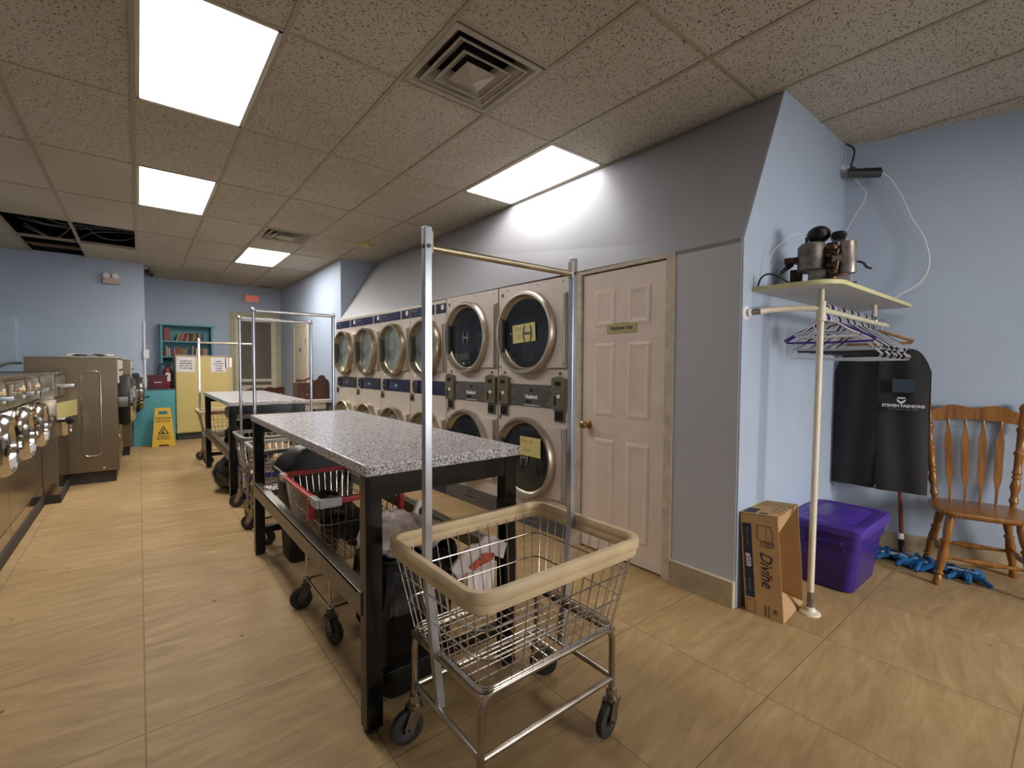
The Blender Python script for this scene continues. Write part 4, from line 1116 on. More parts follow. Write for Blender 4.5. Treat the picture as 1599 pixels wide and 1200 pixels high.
# bookcase standing on the counter
bc = thing('bookcase', 'turquoise bookcase of paperbacks on the far wall', 'bookcase', (.32, 10.94, 0))
BW, BH, BD = .84, 2.10, .25
f = M(); f.box(0, 0, 0, .035, BD, BH); f.box(BW-.035, 0, 0, BW, BD, BH)
f.build('side_panels', TEAL, bc, smooth=False)
M().box(-.012, -.02, BH-.02, BW+.03, BD, BH+.008).build('top_panel', TEALD, bc, smooth=False)
M().box(.03, BD-.015, 0, BW-.03, BD, BH-.02).build('back_panel', TEALD, bc, smooth=False)
SHZ = (1.475, 1.77)
for z in (.06, .5, .93, 1.195)+SHZ: M().box(.035, 0.002, z, BW-.035, BD-.015, z+.026).build('shelf', TEAL, bc, smooth=False)
rng = random.Random(21)
BCOL = [(.20,.03,.03),(.42,.36,.26),(.05,.05,.08),(.35,.12,.05),(.48,.44,.36),(.03,.09,.06),(.12,.05,.10),(.30,.20,.08),(.45,.16,.10),(.07,.07,.16),(.5,.42,.38),(.10,.03,.02)]
BM = [pm('book_cover_%d' % i, c, .6, var=.15, scale=20) for i, c in enumerate(BCOL)]
def book(x, z, th, hgt, mat, lean, group, label, dep=.13):
    b = thing('book', label, 'book', (bc.location.x+x, bc.location.y+.02, bc.location.z+z), 0, group)
    b.rotation_euler = (0, lean, 0)
    c = M(); c.box(0, 0, 0, th, dep, .003); c = M()
    c.box(0, 0, 0, .003, dep, hgt); c.box(th-.003, 0, 0, th, dep, hgt); c.box(0, 0, 0, th, .003, hgt)
    c.build('cover', mat, b, smooth=False)
    M().box(.003, .003, .003, th-.003, dep-.004, hgt-.003).build('pages', PAPER, b, smooth=False)
    return b
book(.055, SHZ[1]+.027, .09, .24, pm('red_binder', (.25,.012,.012), .4), 0, None, 'tall dark red volume at the left end of the top shelf')
x = .24
for k in range(13):
    th = rng.uniform(.022, .042); h_ = rng.uniform(.13, .175); ln_ = .28 if k < 5 else (.12 if k < 8 else 0)
    book(x, SHZ[1]+.027+.001, th, h_, BM[rng.randrange(12)], ln_, 'books on the top bookcase shelf', 'paperback among the leaning row on the top shelf of the turquoise bookcase')
    x += th+(.006 if ln_ else .003)
x = .05
k = 0
while x < .775:
    th = rng.uniform(.020, .042); h_ = rng.uniform(.14, .20)
    if x+th > .79: break
    m_ = BM[rng.randrange(12)] if x < .54 else BM[(8, 3, 8, 4)[k % 4]]
    book(x, SHZ[0]+.027, th, h_, m_, 0, 'books on the middle bookcase shelf', 'paperback standing upright on the middle shelf of the turquoise bookcase')
    x += th+.003; k += 1
# cream cabinet with notices
cb = thing('metal_cabinet', 'tall cream cabinet with two taped notices by the turquoise bookcase', 'cabinet', (.50, 10.10, 0))
M().box(0, 0, .12, .87, .62, 1.50, .006).build('body', CREAM, cb)
M().box(.01, .03, 0, .86, .6, .12).build('plinth', DKBAND, cb, smooth=False)
M().box(-.008, -.012, 1.495, .885, .63, 1.515).build('top', pm('grey_top_edge', (.33,.30,.25), .5), cb, smooth=False)
M().box(.012, -.012, .14, .80, 0, 1.485, .003).build('door', CREAM, cb)
M().box(.815, -.008, .14, .86, 0, 1.485, .002).build('side_strip', pm('cream_strip', (.50,.41,.24), .5), cb)
M().box(.82, -.012, 1.30, .858, -.008, 1.47).build('metal_plate', STEEL, cb, smooth=False)
M().box(-.006, -.02, .24, .012, .0, .28).build('hinge', DKGREY, cb, smooth=False)
def notice(label, x, z, w_, h_, rot, lines, loose=0):
    t = thing('paper_notice', label, 'notice', (.50+x, 10.084, z))
    t.rotation_euler = (0, rot, 0)
    M().box(-w_/2, -.001, -h_/2, w_/2, .001, h_/2).build('sheet', PAPER, t, smooth=False)
    for k, s_ in enumerate(lines): text('lettering', s_, .03, INK, t, (0, -.0014, h_*.22-k*.042), bold=.0012)
    return t
notice('white notice taped at the upper left of the cream cabinet', .15, 1.345, .27, .27, .03, ['WE ARE NOT', 'RESPONSIBLE', 'FOR LOST OR', 'STOLEN ITEMS'])
notice('white wrinkled notice taped at the upper right of the cream cabinet', .645, 1.345, .24, .265, -.03, ['PLEASE', 'DO NOT SIT', 'ON THE', 'TABLES', 'THANKS'])
notice('pale green slip taped beside the right notice on the cream cabinet', .775, 1.37, .05, .19, .0, [])
# wet floor sign
wf = thing('wet_floor_sign', 'yellow wet floor caution sign by the turquoise counter', 'caution sign', (.295, 9.58, 0))
P = [(-.155,0),(-.07,0),(-.055,.03),(.055,.03),(.07,0),(.155,0),(.10,.63),(-.10,.63)]
lean = Matrix.Rotation(.14, 4, 'X')
LM = Matrix.Translation((0, -.10, 0)) @ Matrix.Rotation(-.15, 4, 'X')
fp = M()
def panel(mat_):
    fp.prism([(-.155,0),(-.07,0),(-.055,.03),(.055,.03),(.07,0),(.155,0),(.112,.52),(-.112,.52)], .012, mat_ @ FACE)
    fp.prism([(-.112,.52),(-.06,.52),(-.06,.58),(-.107,.58)], .012, mat_ @ FACE); fp.prism([(.06,.52),(.112,.52),(.107,.58),(.06,.58)], .012, mat_ @ FACE)
    fp.prism([(-.107,.58),(.107,.58),(.10,.635),(-.10,.635)], .012, mat_ @ FACE)
panel(LM)
fp.build('front_panel', YEL, wf, smooth=False)
fp = M(); panel(Matrix.Translation((0, .10, 0)) @ Matrix.Rotation(.15, 4, 'X')); fp.build('back_panel', YEL, wf, smooth=False)
tri = M()
def ring2(P, Q):
    for k in range(3): tri.quad([P[k], P[(k+1)%3], Q[(k+1)%3], Q[k]])
A_ = [LM @ Vector((x, -.014, z)) for x, z in ((-.075,.20),(.075,.20),(0,.335))]; B_ = [LM @ Vector((x, -.014, z)) for x, z in ((-.05,.215),(.05,.215),(0,.305))]
ring2(A_, B_)
tri.prism([(-.03,.218),(.012,.218),(.0,.262),(-.008,.262)], .001, LM @ Matrix.Translation((0,-.0135,0)) @ FACE); tri.ball(LM @ Vector((.005,-.014,.275)), .010, 8, (1,.2,1))
tri.build('warning_symbol', INK, wf, smooth=False)
for s_, z, sz in (('CAUTION', .46, .045), ('WET FLOOR', .41, .034), ('CUIDADO', .165, .036), ('PISO MOJADO', .125, .028)):
    p = LM @ Vector((0, -.0135, z)); o = text('lettering', s_, sz, INK, wf, p, rot=(PI/2-.15, 0, 0), bold=.001)

# console with a dark wooden chest, figurine, chair by the screen door
cn = thing('console_table', 'small cream console table against the right far wall', 'table', (2.25, 8.15, 0))
M().box(-.28, -.42, .74, .18, .42, .79, .006).build('tabletop', pm('cream_top', (.60,.53,.43), .45), cn)
M().box(-.24, -.38, .64, .17, .38, .74).build('apron', MATS['cream_top'], cn, smooth=False)
for x in (-.24, .14):
    for y in (-.38, .35):
        M().tube([(x, y, .74), (x-.012, y, .55), (x+.008, y, .3), (x-.015, y, 0)], [.028, .024, .014, .018], 10).build('leg', DKWOOD, cn)
ch = thing('jewelry_chest', 'dark mahogany chest with scrolled arched front panel on the console table', 'chest', (2.20, 8.02, .79), 0)
M().box(-.24, -.13, 0, .04, .17, .27, .006).build('body', DKWOOD, ch)
M().box(.04, -.115, 0, .23, .17, .30, .006).build('side_case', DKWOOD, ch)
P = [(.02,0),(.24,0),(.24,.27),(.235,.30),(.215,.325),(.195,.325),(.185,.36),(.165,.385),(.13,.395),(.095,.385),(.075,.36),(.065,.325),(.045,.325),(.025,.30),(.02,.27)]
M().prism(P, .022, Matrix.Translation((0, -.118, 0)) @ FACE, bev=.003).build('arched_panel', DKWOOD, ch)
for z in (.03, .145):
    d_ = M().box(-.22, -.142, z, .01, -.13, z+.10, .004).build('drawer', DKWOOD, ch)
    M().ball((-.105, -.15, z+.05), .011, 10).build('drawer_knob', BRASS, d_)
q = M()
q.tube([(-.2, .0, .27), (-.17, .0, .31), (-.1, .0, .30), (-.03, .0, .34), (.03, .0, .30)], .016, 8)
q.build('scroll_crest', DKWOOD, ch)
fg = thing('figurine', 'small cream lamp like ornament beside the dark chest', 'ornament', (2.13, 8.50, .79))
M().lathe([(0,0),(.06,0),(.055,.02),(.035,.10),(.05,.17),(.03,.23),(.015,.26),(0,.26)], n=20).build('body', CREAM, fg)
M().lathe([(.015,.26),(.045,.275),(.05,.30),(.03,.315),(0,.32)], n=16).build('cap', DKWOOD, fg)
def far_chair(label, loc, rz):
    t = thing('wooden_chair', label, 'chair', loc, rz)
    M().box(-.21, -.21, .42, .21, .21, .455, .012).build('seat', DKWOOD, t)
    for x in (-.18, .18):
        M().cyl((x, -.17, 0), (x*.95, -.16, .42), .018, 12).build('leg', DKWOOD, t)
        M().tube([(x, .18, 0), (x, .18, .45), (x*1.05, .23, .90)], .019, 12).build('leg', DKWOOD, t)
    b = M()
    for i in range(10):
        pass
    P = [(-.21,0),(.21,0),(.22,.10),(.12,.13),(0,.10),(-.12,.13),(-.22,.10)]
    b.prism(P, .025, Matrix.Translation((0, .235, .80)) @ FACE, bev=.004)
    b.build('crest_rail', DKWOOD, t)
    s = M()
    for x in (-.09, 0, .09): s.box(x-.02, .21, .45, x+.02, .225, .82)
    s.build('back_slats', DKWOOD, t, smooth=False)
    return t
far_chair('dark wooden chair by the screen door, its back just above the far table', (2.13, 9.65, 0), 0.45)
#@@PART4
# ------------------------------------------------------------------ alcove: clothes rail, shelf, machine
ZR = 1.648
cr_ = thing('clothes_rail', 'cream painted pipe clothes rail standing in the blue alcove', 'clothes rail', (2.83, .925, 0))
PX = .035     # the post leans a little
po = M(); po.cyl((0, 0, .12), (PX, 0, ZR-.02), .0165, 18); po.build('post', PIPE, cr_)
lw = M(); lw.cyl((0, 0, .01), (.003, 0, .14), .0155, 16); lw.build('bare_post_end', IRON, cr_)
M().lathe([(0,0),(.052,0),(.05,.008),(.03,.016),(.022,.035),(0,.035)], n=28).build('floor_flange', PIPE, cr_)
te = M(); te.cyl((PX, 0, ZR-.05), (PX, 0, ZR+.045), .0225, 18); te.cyl((PX, 0, ZR), (PX+.05, 0, ZR), .0225, 18); te.cyl((PX-.002, 0, ZR-.062), (PX, 0, ZR-.05), .026, 18)
te.build('tee_fitting', PIPE, cr_)
M().tube(bez((PX, .0, ZR+.005), (PX-.06, .10, ZR+.02), (-.14, .19, ZR+.005), (-.185, .225, ZR-.008), 16), .0165, 14).build('wall_arm', PIPE, cr_)
M().tube([(-.175, .218, ZR-.006), (-.215, .268, ZR-.012)], .0145, 12).build('bare_arm_end', IRON, cr_)
M().lathe([(0,0),(.042,0),(.040,-.008),(.022,-.012),(.02,-.03),(0,-.03)], (-.222, .283, ZR-.013), (0, 1, 0), 28).build('wall_flange', WHITEP, cr_)
M().cyl((PX+.04, 0, ZR), (1.30, 0, ZR-.01), .0155, 16).build('hanging_rod', PIPE, cr_)
for x in (PX, 1.0): M().cyl((x, 0, ZR+.03), (x, 0, 1.757), .0145, 14).build('shelf_support', PIPE, cr_)
sh = thing('corner_shelf', 'white melamine shelf with yellowed edge in the alcove corner', 'shelf', (2.67, 1.198, 1.758))
P = []
for i in range(9):
    a = PI+PI/2*i/8; P.append((.13+.13*math.cos(a), -.40+.13+(-.0)+.13*math.sin(a)))
P = [(0, 0)]+P+[(1.50, -.40), (1.485, 0)]
P = P[::-1] if False else P
board = M().prism([(x, y) for x, y in P], .022).build('board', SHELFW, sh, smooth=False)
eb = M().band([(x-.0006, y-.0006, .011) for x, y in P[:-1]], .003, .0225, closed=False)
eb.build('edge_band', SHELFE, sh)

mc = thing('compressor', 'greasy metal pump motor with black ball top on the alcove shelf', 'machine', (3.00, .985, 1.781), -1.25)
mc.scale = (1.12, 1.12, .93)
M().box(-.14, -.10, 0, .15, .10, .012).build('base_plate', MACH, mc, smooth=False)
M().lathe([(0,.10),(.055,.10),(.064,.11),(.064,.25),(.05,.27),(0,.275)], (-.03, -.02, 0), n=28).build('motor_housing', MACH, mc)
M().box(-.125, .0, .012, -.07, .08, .13, .006).build('rear_bracket', COPPER, mc)
M().box(-.045, -.085, .012, .03, -.01, .10, .008).build('gear_case', MACH, mc)
M().ball((-.005, .0, .325), .052, 20).build('black_ball_float', BLACKP, mc)
M().box(.045, -.055, .275, .11, .045, .325, .02).build('relay_cover', BLACKP, mc)
M().lathe([(0,.07),(.034,.07),(.036,.08),(.036,.245),(.03,.255),(0,.256)], (.115, -.045, 0), n=22).build('capacitor', pm('capacitor_can', (.34,.30,.26), .4, .7, var=.2, scale=18), mc)
q = M()
for z in (.05, .085, .12, .18, .225): q.lathe([(0,-.012),(.026,-.012),(.03,0),(.026,.012),(0,.012)], (.05, -.055, z), n=16)
q.tube(bez((.03,-.06,.20), (.07,-.11,.22), (.09,-.10,.12), (.05,-.09,.06)), .008, 8); q.tube(bez((.02,-.08,.05), (.06,-.12,.06), (.10,-.10,.05), (.12,-.07,.07)), .007, 8)
q.box(.03, -.05, .012, .075, .02, .26, .006)
q.build('valve_pipework', COPPER, mc)
M().cyl((.05, -.085, .15), (.09, -.085, .15), .024, 16).build('coupling', MACH, mc)
M().cyl((-.055, -.03, .27), (-.055, -.03, .31), .007, 8).build('valve_stem', BLACKP, mc)
M().box(-.15, -.045, .16, -.07, .01, .195, .004).build('switch_box', COPPER, mc)
M().tube(bez((.15, -.02, .14), (.20, -.02, .13), (.17, -.03, .10), (.21, -.03, .09)), .006, 8).build('lead_wire', BLACKR, mc)
M().box(.04, .04, .0, .14, .10, .22, .01).build('side_tank', pm('pale_tank', (.42,.40,.40), .4, .4, var=.2), mc)
pc = M(); pc.tube(spline([(2.95, 1.11, 1.93), (2.92, 1.135, 1.905), (2.89, 1.15, 1.86), (2.86, 1.16, 1.80), (2.85, 1.16, 1.787), (2.80, 1.17, 1.786)], 6), .0055, 8)
pc.tube([(2.95, 1.11, 1.93), (2.905, 1.142, 1.885)], [.016, .010], 10)
tag(pc.build('power_cord', BLACKR), 'black plug and power cord hanging from the metal pump motor', 'cord')
tag(M().tube(spline([(2.69, 1.18, 1.786), (2.685, 1.16, 1.83), (2.688, 1.12, 1.845), (2.70, 1.07, 1.82), (2.72, 1.03, 1.787)], 6), .005, 8).build('power_cord', BLACKR), 'short black cord loop at the left end of the alcove shelf', 'cord')
tag(M().tube(spline([(2.96, 1.03, 2.075), (2.91, 1.07, 2.09), (2.84, 1.12, 2.04), (2.78, 1.16, 1.95), (2.76, 1.18, 1.79)], 6), .0022, 6).build('white_cable', WHITEP), 'thin white cable arching from the pump motor to the alcove wall', 'cable')
# security camera with trailing cables in the alcove corner
s2 = thing('security_camera', 'bullet security camera in the alcove corner with white cables', 'security camera', (4.06, 1.195, 2.80))
M().lathe([(0,0),(.035,0),(.033,.012),(.012,.016),(.012,.05),(0,.05)], (0, .005, .0), (0, -1, 0), 20).build('wall_mount', WHITEP, s2)
M().tube([(0, -.04, 0), (.0, -.07, -.02), (.0, -.09, -.06)], .010, 10).build('arm', DKGREY, s2)
M().cyl((-.035, -.045, -.06), (.045, -.21, -.09), .028, 20).build('camera_body', pm('gunmetal', (.10,.10,.105), .3, .6), s2)
M().hexa([(-.06,-.05,-.035),(-.0,-.02,-.035),(.075,-.215,-.062),(.015,-.225,-.062),(-.06,-.05,-.031),(0,-.02,-.031),(.075,-.215,-.058),(.015,-.225,-.058)]).build('sun_shield', pm('shield_grey', (.16,.16,.165), .35, .5), s2)
M().cyl((.045, -.21, -.09), (.048, -.216, -.091), .024, 18).build('lens', BLACKP, s2)
M().tube(spline([(.01, -.01, T-2.80-.012), (.03, -.05, .14), (.015, -.06, .08), (-.01, -.05, .0)], 6), .006, 8).build('upper_cable', BLACKR, s2)
def wall_x(y): return AX0+(AY0-y)*(AX1+.1-AX0)/(AY0-AY1)-.012
tag(M().tube(spline([(4.09, 1.15, 2.75), (4.10, 1.10, 2.66), (4.09, 1.06, 2.57), (4.09, 1.13, 2.43), (4.07, 1.17, 2.32), (4.06, 1.13, 2.22), (4.0, 1.14, 2.10), (3.95, 1.15, 1.80)], 6), .004, 6).build('white_cable', WHITEP), 'thin wavy white cable hanging below the alcove camera', 'cable')
tag(M().tube(spline([(4.10, 1.05, 2.72), (4.14, .96, 2.70), (4.16, .88, 2.55), (4.18, .82, 2.38), (4.20, .75, 2.22), (4.20, .72, 2.05), (4.19, .76, 1.93), (4.16, .85, 1.86), (4.13, .93, 1.80)], 6), .006, 6).build('white_cable', WHITEP), 'thick white cable bowing along the alcove back wall to the shelf', 'cable')

# hangers on the rail
def hanger_path(w_, drop, hook_r=.019):
    P = []
    for i in range(11):
        a = math.radians(200-230*i/10); P.append((hook_r*math.cos(a), hook_r*math.sin(a)+.0))
    P += [(hook_r*.7, -.025), (0, -.045), (0, -.07)]
    return P
def make_hanger(name, label, group, mat, r, w_=.41, h_=.105, notch=True, hook_m=None, tilt=0):
    t = thing(name, label, 'hanger', (0, 0, 0), 0, group)
    zt = .0
    hk = M(); hk.tube([(0, y, z+zt) for y, z in hanger_path(w_, h_)], r*.8, 6); hk.build('hook', hook_m or mat, t)
    b = M(); zs = -.068
    P = [(0, 0, zs), (0, -.05, zs-.012), (0, -w_/2+.035, zs-h_*.72), (0, -w_/2, zs-h_*.9), (0, -w_/2+.012, zs-h_), (0, 0, zs-h_-.004), (0, w_/2-.012, zs-h_), (0, w_/2, zs-h_*.9), (0, w_/2-.035, zs-h_*.72), (0, .05, zs-.012)]
    b.tube(P, r, 8, closed=True)
    if notch: b.tube([(0, -.06, zs-.025), (0, -.045, zs-.055), (0, .045, zs-.055), (0, .06, zs-.025)], r*.7, 6)
    b.build('arms', mat, t)
    return t
HC = pm('clear_plastic_hanger', (.48, .52, .56), .25, var=.1)
HB = pm('black_hanger', (.015, .015, .017), .4)
HWIRE = pm('white_coated_wire', (.60, .60, .62), .35)
HWOOD = wood_mat('hanger_wood', (.30, .14, .05), (.48, .26, .10), .4)
ry = .925
def rod_z(x): return ZR-.01*(x-2.87)/1.26
hw = make_hanger('clothes_hanger', 'foremost small white tubular hanger on the pipe rail', 'hangers on the pipe rail', WHITEP, .0055, .30, .085)
hp = make_hanger('clothes_hanger', 'wide purple tubular hanger behind the foremost white one', 'hangers on the pipe rail', PURPLEH, .0055, .43, .115)
hcx = make_hanger('clothes_hanger', 'clear plastic hanger among the packed row on the rail', 'hangers on the pipe rail', HC, .0045, .42, .15)
hk_ = make_hanger('clothes_hanger', 'black plastic hanger among the packed row on the rail', 'hangers on the pipe rail', HB, .006, .44, .16, False)
hwr = make_hanger('wire_hanger', 'white coated wire hanger among the packed row on the rail', 'wire hangers on the pipe rail', HWIRE, .0026, .43, .20, False)
hwd = make_hanger('wooden_hanger', 'light wooden hanger near the wall end of the rail', 'wooden hangers on the pipe rail', HWOOD, .009, .43, .09, False, CHROME)
used = {}
def put(h_, x, rz=0, dy=0, label=None):
    o = h_ if h_.name not in used else dup(h_)
    used[h_.name] = 1
    o.location = (x, ry+dy, rod_z(x)+.0155); o.rotation_euler = (0, 0, rz)
    if label: o['label'] = label
rng = random.Random(5)
put(hw, 2.945, .10); put(hp, 2.968, .04)
put(hp, 2.995, -.03, label='second purple hanger, directly behind the wide purple one')
put(hw, 3.02, -.05, label='second small white tubular hanger, behind the purple hangers')
x = 3.045; seq = 'c w c w k c w c w k w c w k c w w c k w c w k w'.split()
for k, s_ in enumerate(seq):
    put({'c': hcx, 'w': hwr, 'k': hk_}[s_], x, rng.uniform(-.10, .10), 0); x += rng.uniform(.026, .034)
put(hwd, x+.01, .05); put(hwd, x+.045, -.06)
# garment bag at the wall end
gb = thing('garment_bag', 'black zipped garment bag with clear window hanging at the rail end', 'garment bag', (4.02, .925, 0), -PI/2+.06)
# local: x runs across the bag (viewer left to right), faces -y
for sx, nm in ((-1, 'left_panel'), (1, 'right_panel')):
    g = M()
    def fn(u, v, sx=sx):
        xx = sx*(.004+u*.262); zz = .50+v*.90
        top = 1.40-.0*u
        zz = .50+v*((1.50-.055*u-.13*max(0, (u-.62)/.38)**2.4)-.50)
        return (xx, -.035*math.cos(u*PI/2)**.5-.012*math.sin(v*5+sx)*(1-u)-.008*math.sin(u*9+v*3), zz)
    g.grid(fn, 14, 20)
    g.grid(lambda u, v, sx=sx: (lambda p: (p[0], .02*math.cos(u*PI/2)+.002, p[2]))(fn(u, v, sx)), 14, 20)
    g.build(nm, CLOTHB, gb, ang=60)
M().box(-.005, -.046, .50, .005, -.036, 1.48).build('zipper', pm('zip_black', (.02,.02,.02), .3), gb, smooth=False)
M().box(-.007, -.052, .505, .007, -.046, .53, .002).build('zipper_pull', CHROME, gb)
M().box(.075, -.052, 1.175, .195, -.044, 1.265).build('card_window', WINDOWF, gb, smooth=False)
text('lettering', 'STEVEN FASHIONS', .0265, WHITEP, gb, (.135, -.058, 1.085), bold=.001)
text('lettering', 'CLOTHING FOR MEN', .016, MATS['emblem_grey'], gb, (.135, -.058, 1.062))
q = M(); q.prism([(-.022,.018),(.022,.018),(.018,.008),(-.018,.008)], .001, Matrix.Translation((.125,-.057,1.125)) @ FACE)
q.prism([(-.026,.006),(-.010,-.004),(0,-.012),(.010,-.004),(.026,.006),(.020,-.012),(0,-.028),(-.020,-.012)], .001, Matrix.Translation((.125,-.057,1.125)) @ FACE)
q.build('logo', WHITEP, gb, smooth=False)
M().tube([(0, y, z+1.655) for y, z in []] or [(-.02, 0, 1.655), (-.012, 0, 1.672), (.004, 0, 1.674), (.017, 0, 1.658), (.010, 0, 1.635), (0, 0, 1.61), (0, 0, 1.49)], .003, 8).build('hook', CHROME, gb)

# mop
mp_ = thing('dust_mop', 'blue yarn mop with brown handle leaning behind the purple tote', 'mop', (4.13, .80, 0))
M().cyl((-.0, .0, .13), (-.045, .03, .95), .0125, 12).build('handle', wood_mat('brown_handle', (.14,.035,.02), (.22,.06,.03), .35), mp_)
M().cyl((.004, -.003, .075), (-.004, .003, .15), .017, 12).build('socket', BLACKP, mp_)
M().cyl((-.004, .003, .15), (-.008, .005, .19), .0175, 12).build('grip_ring', WHITEP, mp_)
M().box(-.05, -.08, .045, .03, .06, .075, .01).build('clamp', CHROME, mp_)
mh = M()
rng = random.Random(9)
for k in range(150):
    u = rng.uniform(-.43, .38); v = rng.uniform(-.5, .5)
    y = -u; x = -.02+v*.14*(1-.5*abs(u)/.43) - .06*u
    a = rng.uniform(0, 6.28); L_ = rng.uniform(.05, .085)
    z = .012+rng.uniform(0, .03)
    mh.tube([(x, y, z+.012), (x+math.cos(a)*L_*.5-.01, y+math.sin(a)*L_*.5, z+.01), (x+math.cos(a)*L_-.02, y+math.sin(a)*L_, .010)], [.015, .017, .012], 6)
mh.build('yarn_head', MOPB, mp_)['kind'] = 'stuff'
ms = M()
for k in range(10):
    u = rng.uniform(-.15, .30); ms.tube([(-.07, -u, .045), (-.05, -u-.05, .05), (-.03, -u-.10, .04)], .009, 6)
ms.build('pale_yarn', pm('pale_mop_yarn', (.40,.44,.48), .9, var=.2, scale=40), mp_)['kind'] = 'stuff'

# purple tote
to = thing('storage_tote', 'purple plastic storage tote with lid beside the cardboard box', 'storage tote', (3.46, .985, 0))
hx, hy = .27, .185
m = M(); rings = []
for z, k in ((0,.055),(.01,.045),(.28,.012),(.285,.0),(.36,-.004),(.372,-.004)): rings.append([m.bm.verts.new(p) for p in rrect(hx-k, hy-k, .05, z, 6)])
for A, B in zip(rings, rings[1:]):
    n = len(A)
    for i in range(n): m._f([A[i], A[(i+1)%n], B[(i+1)%n], B[i]])
m._f(rings[0][::-1]); m._f(rings[-1])
m.build('tub', PURPLE, to)
m = M(); rings = []
for z, k in ((.368,-.016),(.362,-.024),(.40,-.026),(.415,-.014),(.418,.02),(.410,.035),(.410,.05),(.421,.065),(.421,.2)): rings.append([m.bm.verts.new(p) for p in rrect(hx-k, max(.004, hy-k), min(.055, max(.003, hy-k-.001)), z, 6)])
for A, B in zip(rings, rings[1:]):
    n = len(A)
    for i in range(n): m._f([A[i], A[(i+1)%n], B[(i+1)%n], B[i]])
m._f(rings[0][::-1]); m._f(rings[-1])
m.build('lid', pm('purple_lid', (.065, .026, .27), .38, var=.06), to)
M().tube([(-hx+.02, -.10, .26), (-hx+.002, -.09, .31), (-hx+.002, .09, .31), (-hx+.02, .10, .26)], .012, 8).build('handle', PURPLE, to)

# cardboard box, open to the right
kb = thing('cardboard_box', 'brown paper roll carton lying open beside the door wall', 'carton', (2.592, .965, 0), 0)
# local: x to the right (world +X) along the open side, y back towards the alcove wall
kb.rotation_euler = (-.075, 0, .08)
BWx, BDy, BHz, th = .345, .19, .555, .004
sh_ = M()
sh_.box(0, 0, 0, th, BDy, BHz); sh_.box(BWx-th, 0, 0, BWx, BDy, BHz); sh_.box(0, BDy-th, 0, BWx, BDy, BHz); sh_.box(0, 0, BHz-th, BWx, BDy, BHz); sh_.box(0, 0, 0, BWx, BDy, th)
sh_.build('carton_walls', KRAFT, kb, smooth=False)
fl = M()
fl.hexa([(.004,-.002,BHz),(BWx-.004,-.002,BHz),(BWx*.80,.085,BHz-.115),(.012,.03,BHz-.13),(.004,.003,BHz),(BWx-.004,.003,BHz),(BWx*.80,.09,BHz-.115),(.012,.035,BHz-.13)])
fl.build('top_flap', KRAFTI, kb, smooth=False)
fl = M()
fl.hexa([(.004,-.001,.004),(BWx-.006,-.001,.004),(BWx-.02,.11,.03),(.006,.15,.20),(.004,.004,.006),(BWx-.006,.004,.006),(BWx-.02,.115,.034),(.006,.155,.204)])
fl.build('bottom_flap', KRAFTI, kb, smooth=False)
M().box(.006, BDy-.008, .006, BWx-.006, BDy-.005, BHz-.006).build('inner_liner', KRAFTI, kb, smooth=False)
# print on the left face (x = 0, faces -x); reading direction runs down the box
LFX = -.0008
def onface(y, z): return (LFX, y, z)
st = M().box(-.0012, .135, .10, 0, .18, .50).build('blue_stripe', INKN, kb, smooth=False)
text('lettering', '#350', .034, PAPER, st, (-.0016, .158, .30), rot=(PI/2, PI/2, -PI/2), bold=.001)
for s_, z, sz in (('TOILET PAPER', .43, .016), ('48 ROLLS', .17, .016)): text('lettering', s_, sz, MATS['emblem_grey'], st, (-.0016, .158, z), rot=(PI/2, PI/2, -PI/2))
text('lettering', 'Divine', .085, INKN, kb, (LFX, .070, .265), rot=(PI/2, PI/2, -PI/2), shear=.35, sx=.85, bold=.0005)
q = M(); q.prism([(0,-.010),(.009,0),(.006,.010),(-.006,.010),(-.009,0)], .001, Matrix.Translation((LFX, .048, .222)) @ Matrix.Rotation(-PI/2, 4, 'Z') @ FACE)
q.build('print_drop', REDINK, kb, smooth=False)
def outline(parent, name, P, w_, mat, closed=True):
    m = M(); m.tube([(LFX+.0004, y, z) for y, z in P], w_, 4, closed=closed); return m.build(name, mat, parent, smooth=False)
q = M()
q.tube([(LFX, y, z) for y, z in ((.105,.50),(.105,.425),(.085,.415),(.03,.40),(.03,.47),(.04,.495))], .0018, 5, closed=True)
q.tube([(LFX, .058+.033*math.cos(a*PI/10), .40+.016*math.sin(a*PI/10)) for a in range(20)], .0018, 5, closed=True)
q.tube([(LFX, .058+.011*math.cos(a*PI/6), .40+.006*math.sin(a*PI/6)) for a in range(12)], .0018, 5, closed=True)
for k in range(4): q.tube([(LFX, .062, .485-k*.016), (LFX, .062, .478-k*.016)], .0015, 5)
q.build('paper_roll_drawing', INKN, kb, smooth=False)
outline(kb, 'small_print_frame', ((.178,.085),(.178,.02),(.135,.02),(.135,.085)), .0014, INKN)
text('lettering', 'HANDLE', .014, INKN, kb, (LFX, .085, .045), rot=(PI/2, PI/2, -PI/2)); text('lettering', 'WITH CARE', .012, INKN, kb, (LFX, .068, .045), rot=(PI/2, PI/2, -PI/2))
q = M(); q.tube([(LFX, .036+.013*math.cos(a*PI/10), .05+.013*math.sin(a*PI/10)) for a in range(20)], .001, 5, closed=True); q.ball((LFX, .036, .05), .006, 8, (.15, 1, 1))
q.build('recycling_mark', INKN, kb, smooth=False)
q = M(); q.box(.02, .12, BHz+.0002, .12, .18, BHz+.001); q.box(.02, .06, BHz+.0002, .05, .10, BHz+.001)
q.build('top_print', INKN, kb, smooth=False)
q = M(); q.tube([(.09,.02,BHz),(.20,.02,BHz),(.20,.055,BHz),(.09,.055,BHz)], .0014, 4, closed=True); q.tube([(.14,.02,BHz),(.14,.055,BHz)], .0014, 4)
q.build('top_drawing', INKN, kb, smooth=False)

# wooden chair
wc = thing('wooden_chair', 'oak chair with turned posts and arrow shaped back spindles at the right edge', 'chair', (4.09, .42, 0), -PI/2+.30)
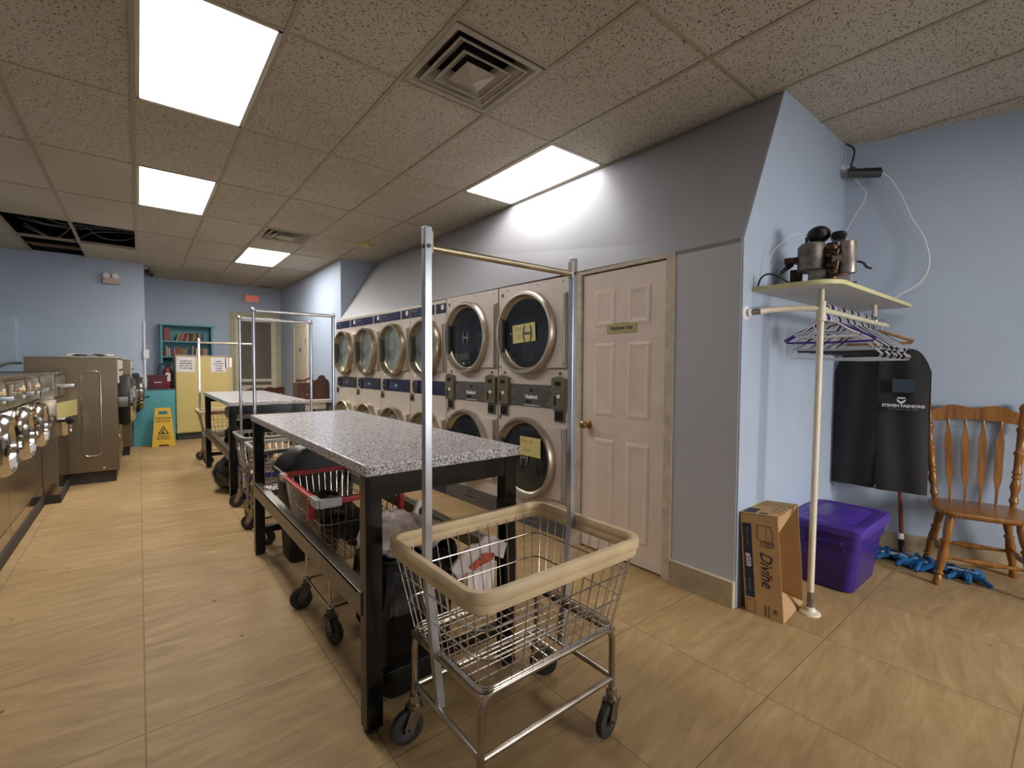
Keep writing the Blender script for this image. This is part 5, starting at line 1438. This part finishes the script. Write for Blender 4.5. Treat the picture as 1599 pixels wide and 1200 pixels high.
# local: sits facing -y; the back is at +y
def turned(m, p0, p1, prof, n=16):
    p0, p1 = Vector(p0), Vector(p1); L_ = (p1-p0).length
    m.lathe([(0, 0)]+[(r, t*L_) for t, r in prof]+[(0, L_)], p0, p1-p0, n)
seat = M(); rings = []
for z, k in ((.425,.02),(.435,.004),(.45,0),(.46,.006),(.463,.02)):
    rings.append([seat.bm.verts.new(p) for p in [(x*(1-.10*(y < 0)*0)+0, y, zz) for x, y, zz in rrect(.225-k, .205-k, .10, z, 8)]])
for A, B in zip(rings, rings[1:]):
    n = len(A)
    for i in range(n): seat._f([A[i], A[(i+1)%n], B[(i+1)%n], B[i]])
seat._f(rings[0][::-1]); seat._f(rings[-1])
seat.build('seat', OAK, wc)
LEGP = [(0,.022),(.03,.024),(.10,.020),(.14,.014),(.16,.024),(.175,.024),(.19,.016),(.3,.022),(.45,.026),(.6,.021),(.62,.026),(.64,.026),(.66,.017),(.75,.023),(.9,.024),(1,.018)]
for x in (-1, 1):
    m = M(); turned(m, (x*.215, -.20, 0), (x*.15, -.13, .43), LEGP); m.build('leg', OAK, wc)
    m = M(); turned(m, (x*.215, .21, 0), (x*.15, .13, .43), LEGP); m.build('leg', OAK, wc)
STRP = [(0,.009),(.2,.010),(.3,.013),(.5,.020),(.7,.013),(.8,.010),(1,.009)]
for y in (-.172, .178):
    m = M(); turned(m, (-.19, y, .17), (.19, y, .17), STRP); m.build('stretcher', OAK, wc)
m = M(); turned(m, (-.185, -.16, .19), (-.185, .17, .19), STRP); m.build('stretcher', OAK, wc)
m = M(); turned(m, (.185, -.16, .19), (.185, .17, .19), STRP); m.build('stretcher', OAK, wc)
POSTP = [(0,.014),(.04,.016),(.06,.024),(.10,.018),(.13,.016),(.2,.027),(.27,.017),(.285,.023),(.30,.023),(.315,.017),(.33,.024),(.345,.024),(.36,.019),(.5,.022),(.515,.028),(.53,.028),(.545,.020),(.72,.022),(.735,.028),(.76,.028),(.775,.021),(.93,.022),(.945,.027),(.965,.026),(.98,.022),(1,.014)]
for x in (-1, 1):
    m = M(); turned(m, (x*.185, .165, .455), (x*.236, .225, 1.115), POSTP, 18); m.build('back_post', OAK, wc)
cr2 = M()
def crest(u, v):
    x = -.222+.444*u; a = (x/.222); z = .975+v*.088 + (.026*(1-a*a)) - .012*math.cos(a*2*PI)*v
    return (x, .207+.014*(1-a*a), z)
cr2.grid(crest, 24, 4); cr2.grid(lambda u, v: (lambda p: (p[0], p[1]+.018, p[2]))(crest(u, v)), 24, 4)
for v in (0, 1): cr2.grid(lambda u, w_, v=v: (lambda p: (p[0], p[1]+.018*w_, p[2]))(crest(u, v)), 24, 1)
cr2.build('crest_rail', OAK, wc)
for x in (-.125, -.042, .042, .125):
    P = [(-.006,0),(.006,0),(.007,.10),(.019,.18),(.020,.41),(.008,.49),(.006,.545),(-.006,.545),(-.008,.49),(-.020,.41),(-.019,.18),(-.007,.10)]
    R = Matrix.Translation((x*.86, .165, .455)) @ Matrix.Rotation(-.09, 4, 'X') @ Matrix.Rotation(x*.3, 4, 'Y')
    M().prism(P, .011, R @ FACE, bev=.003).build('spindle', OAK, wc)
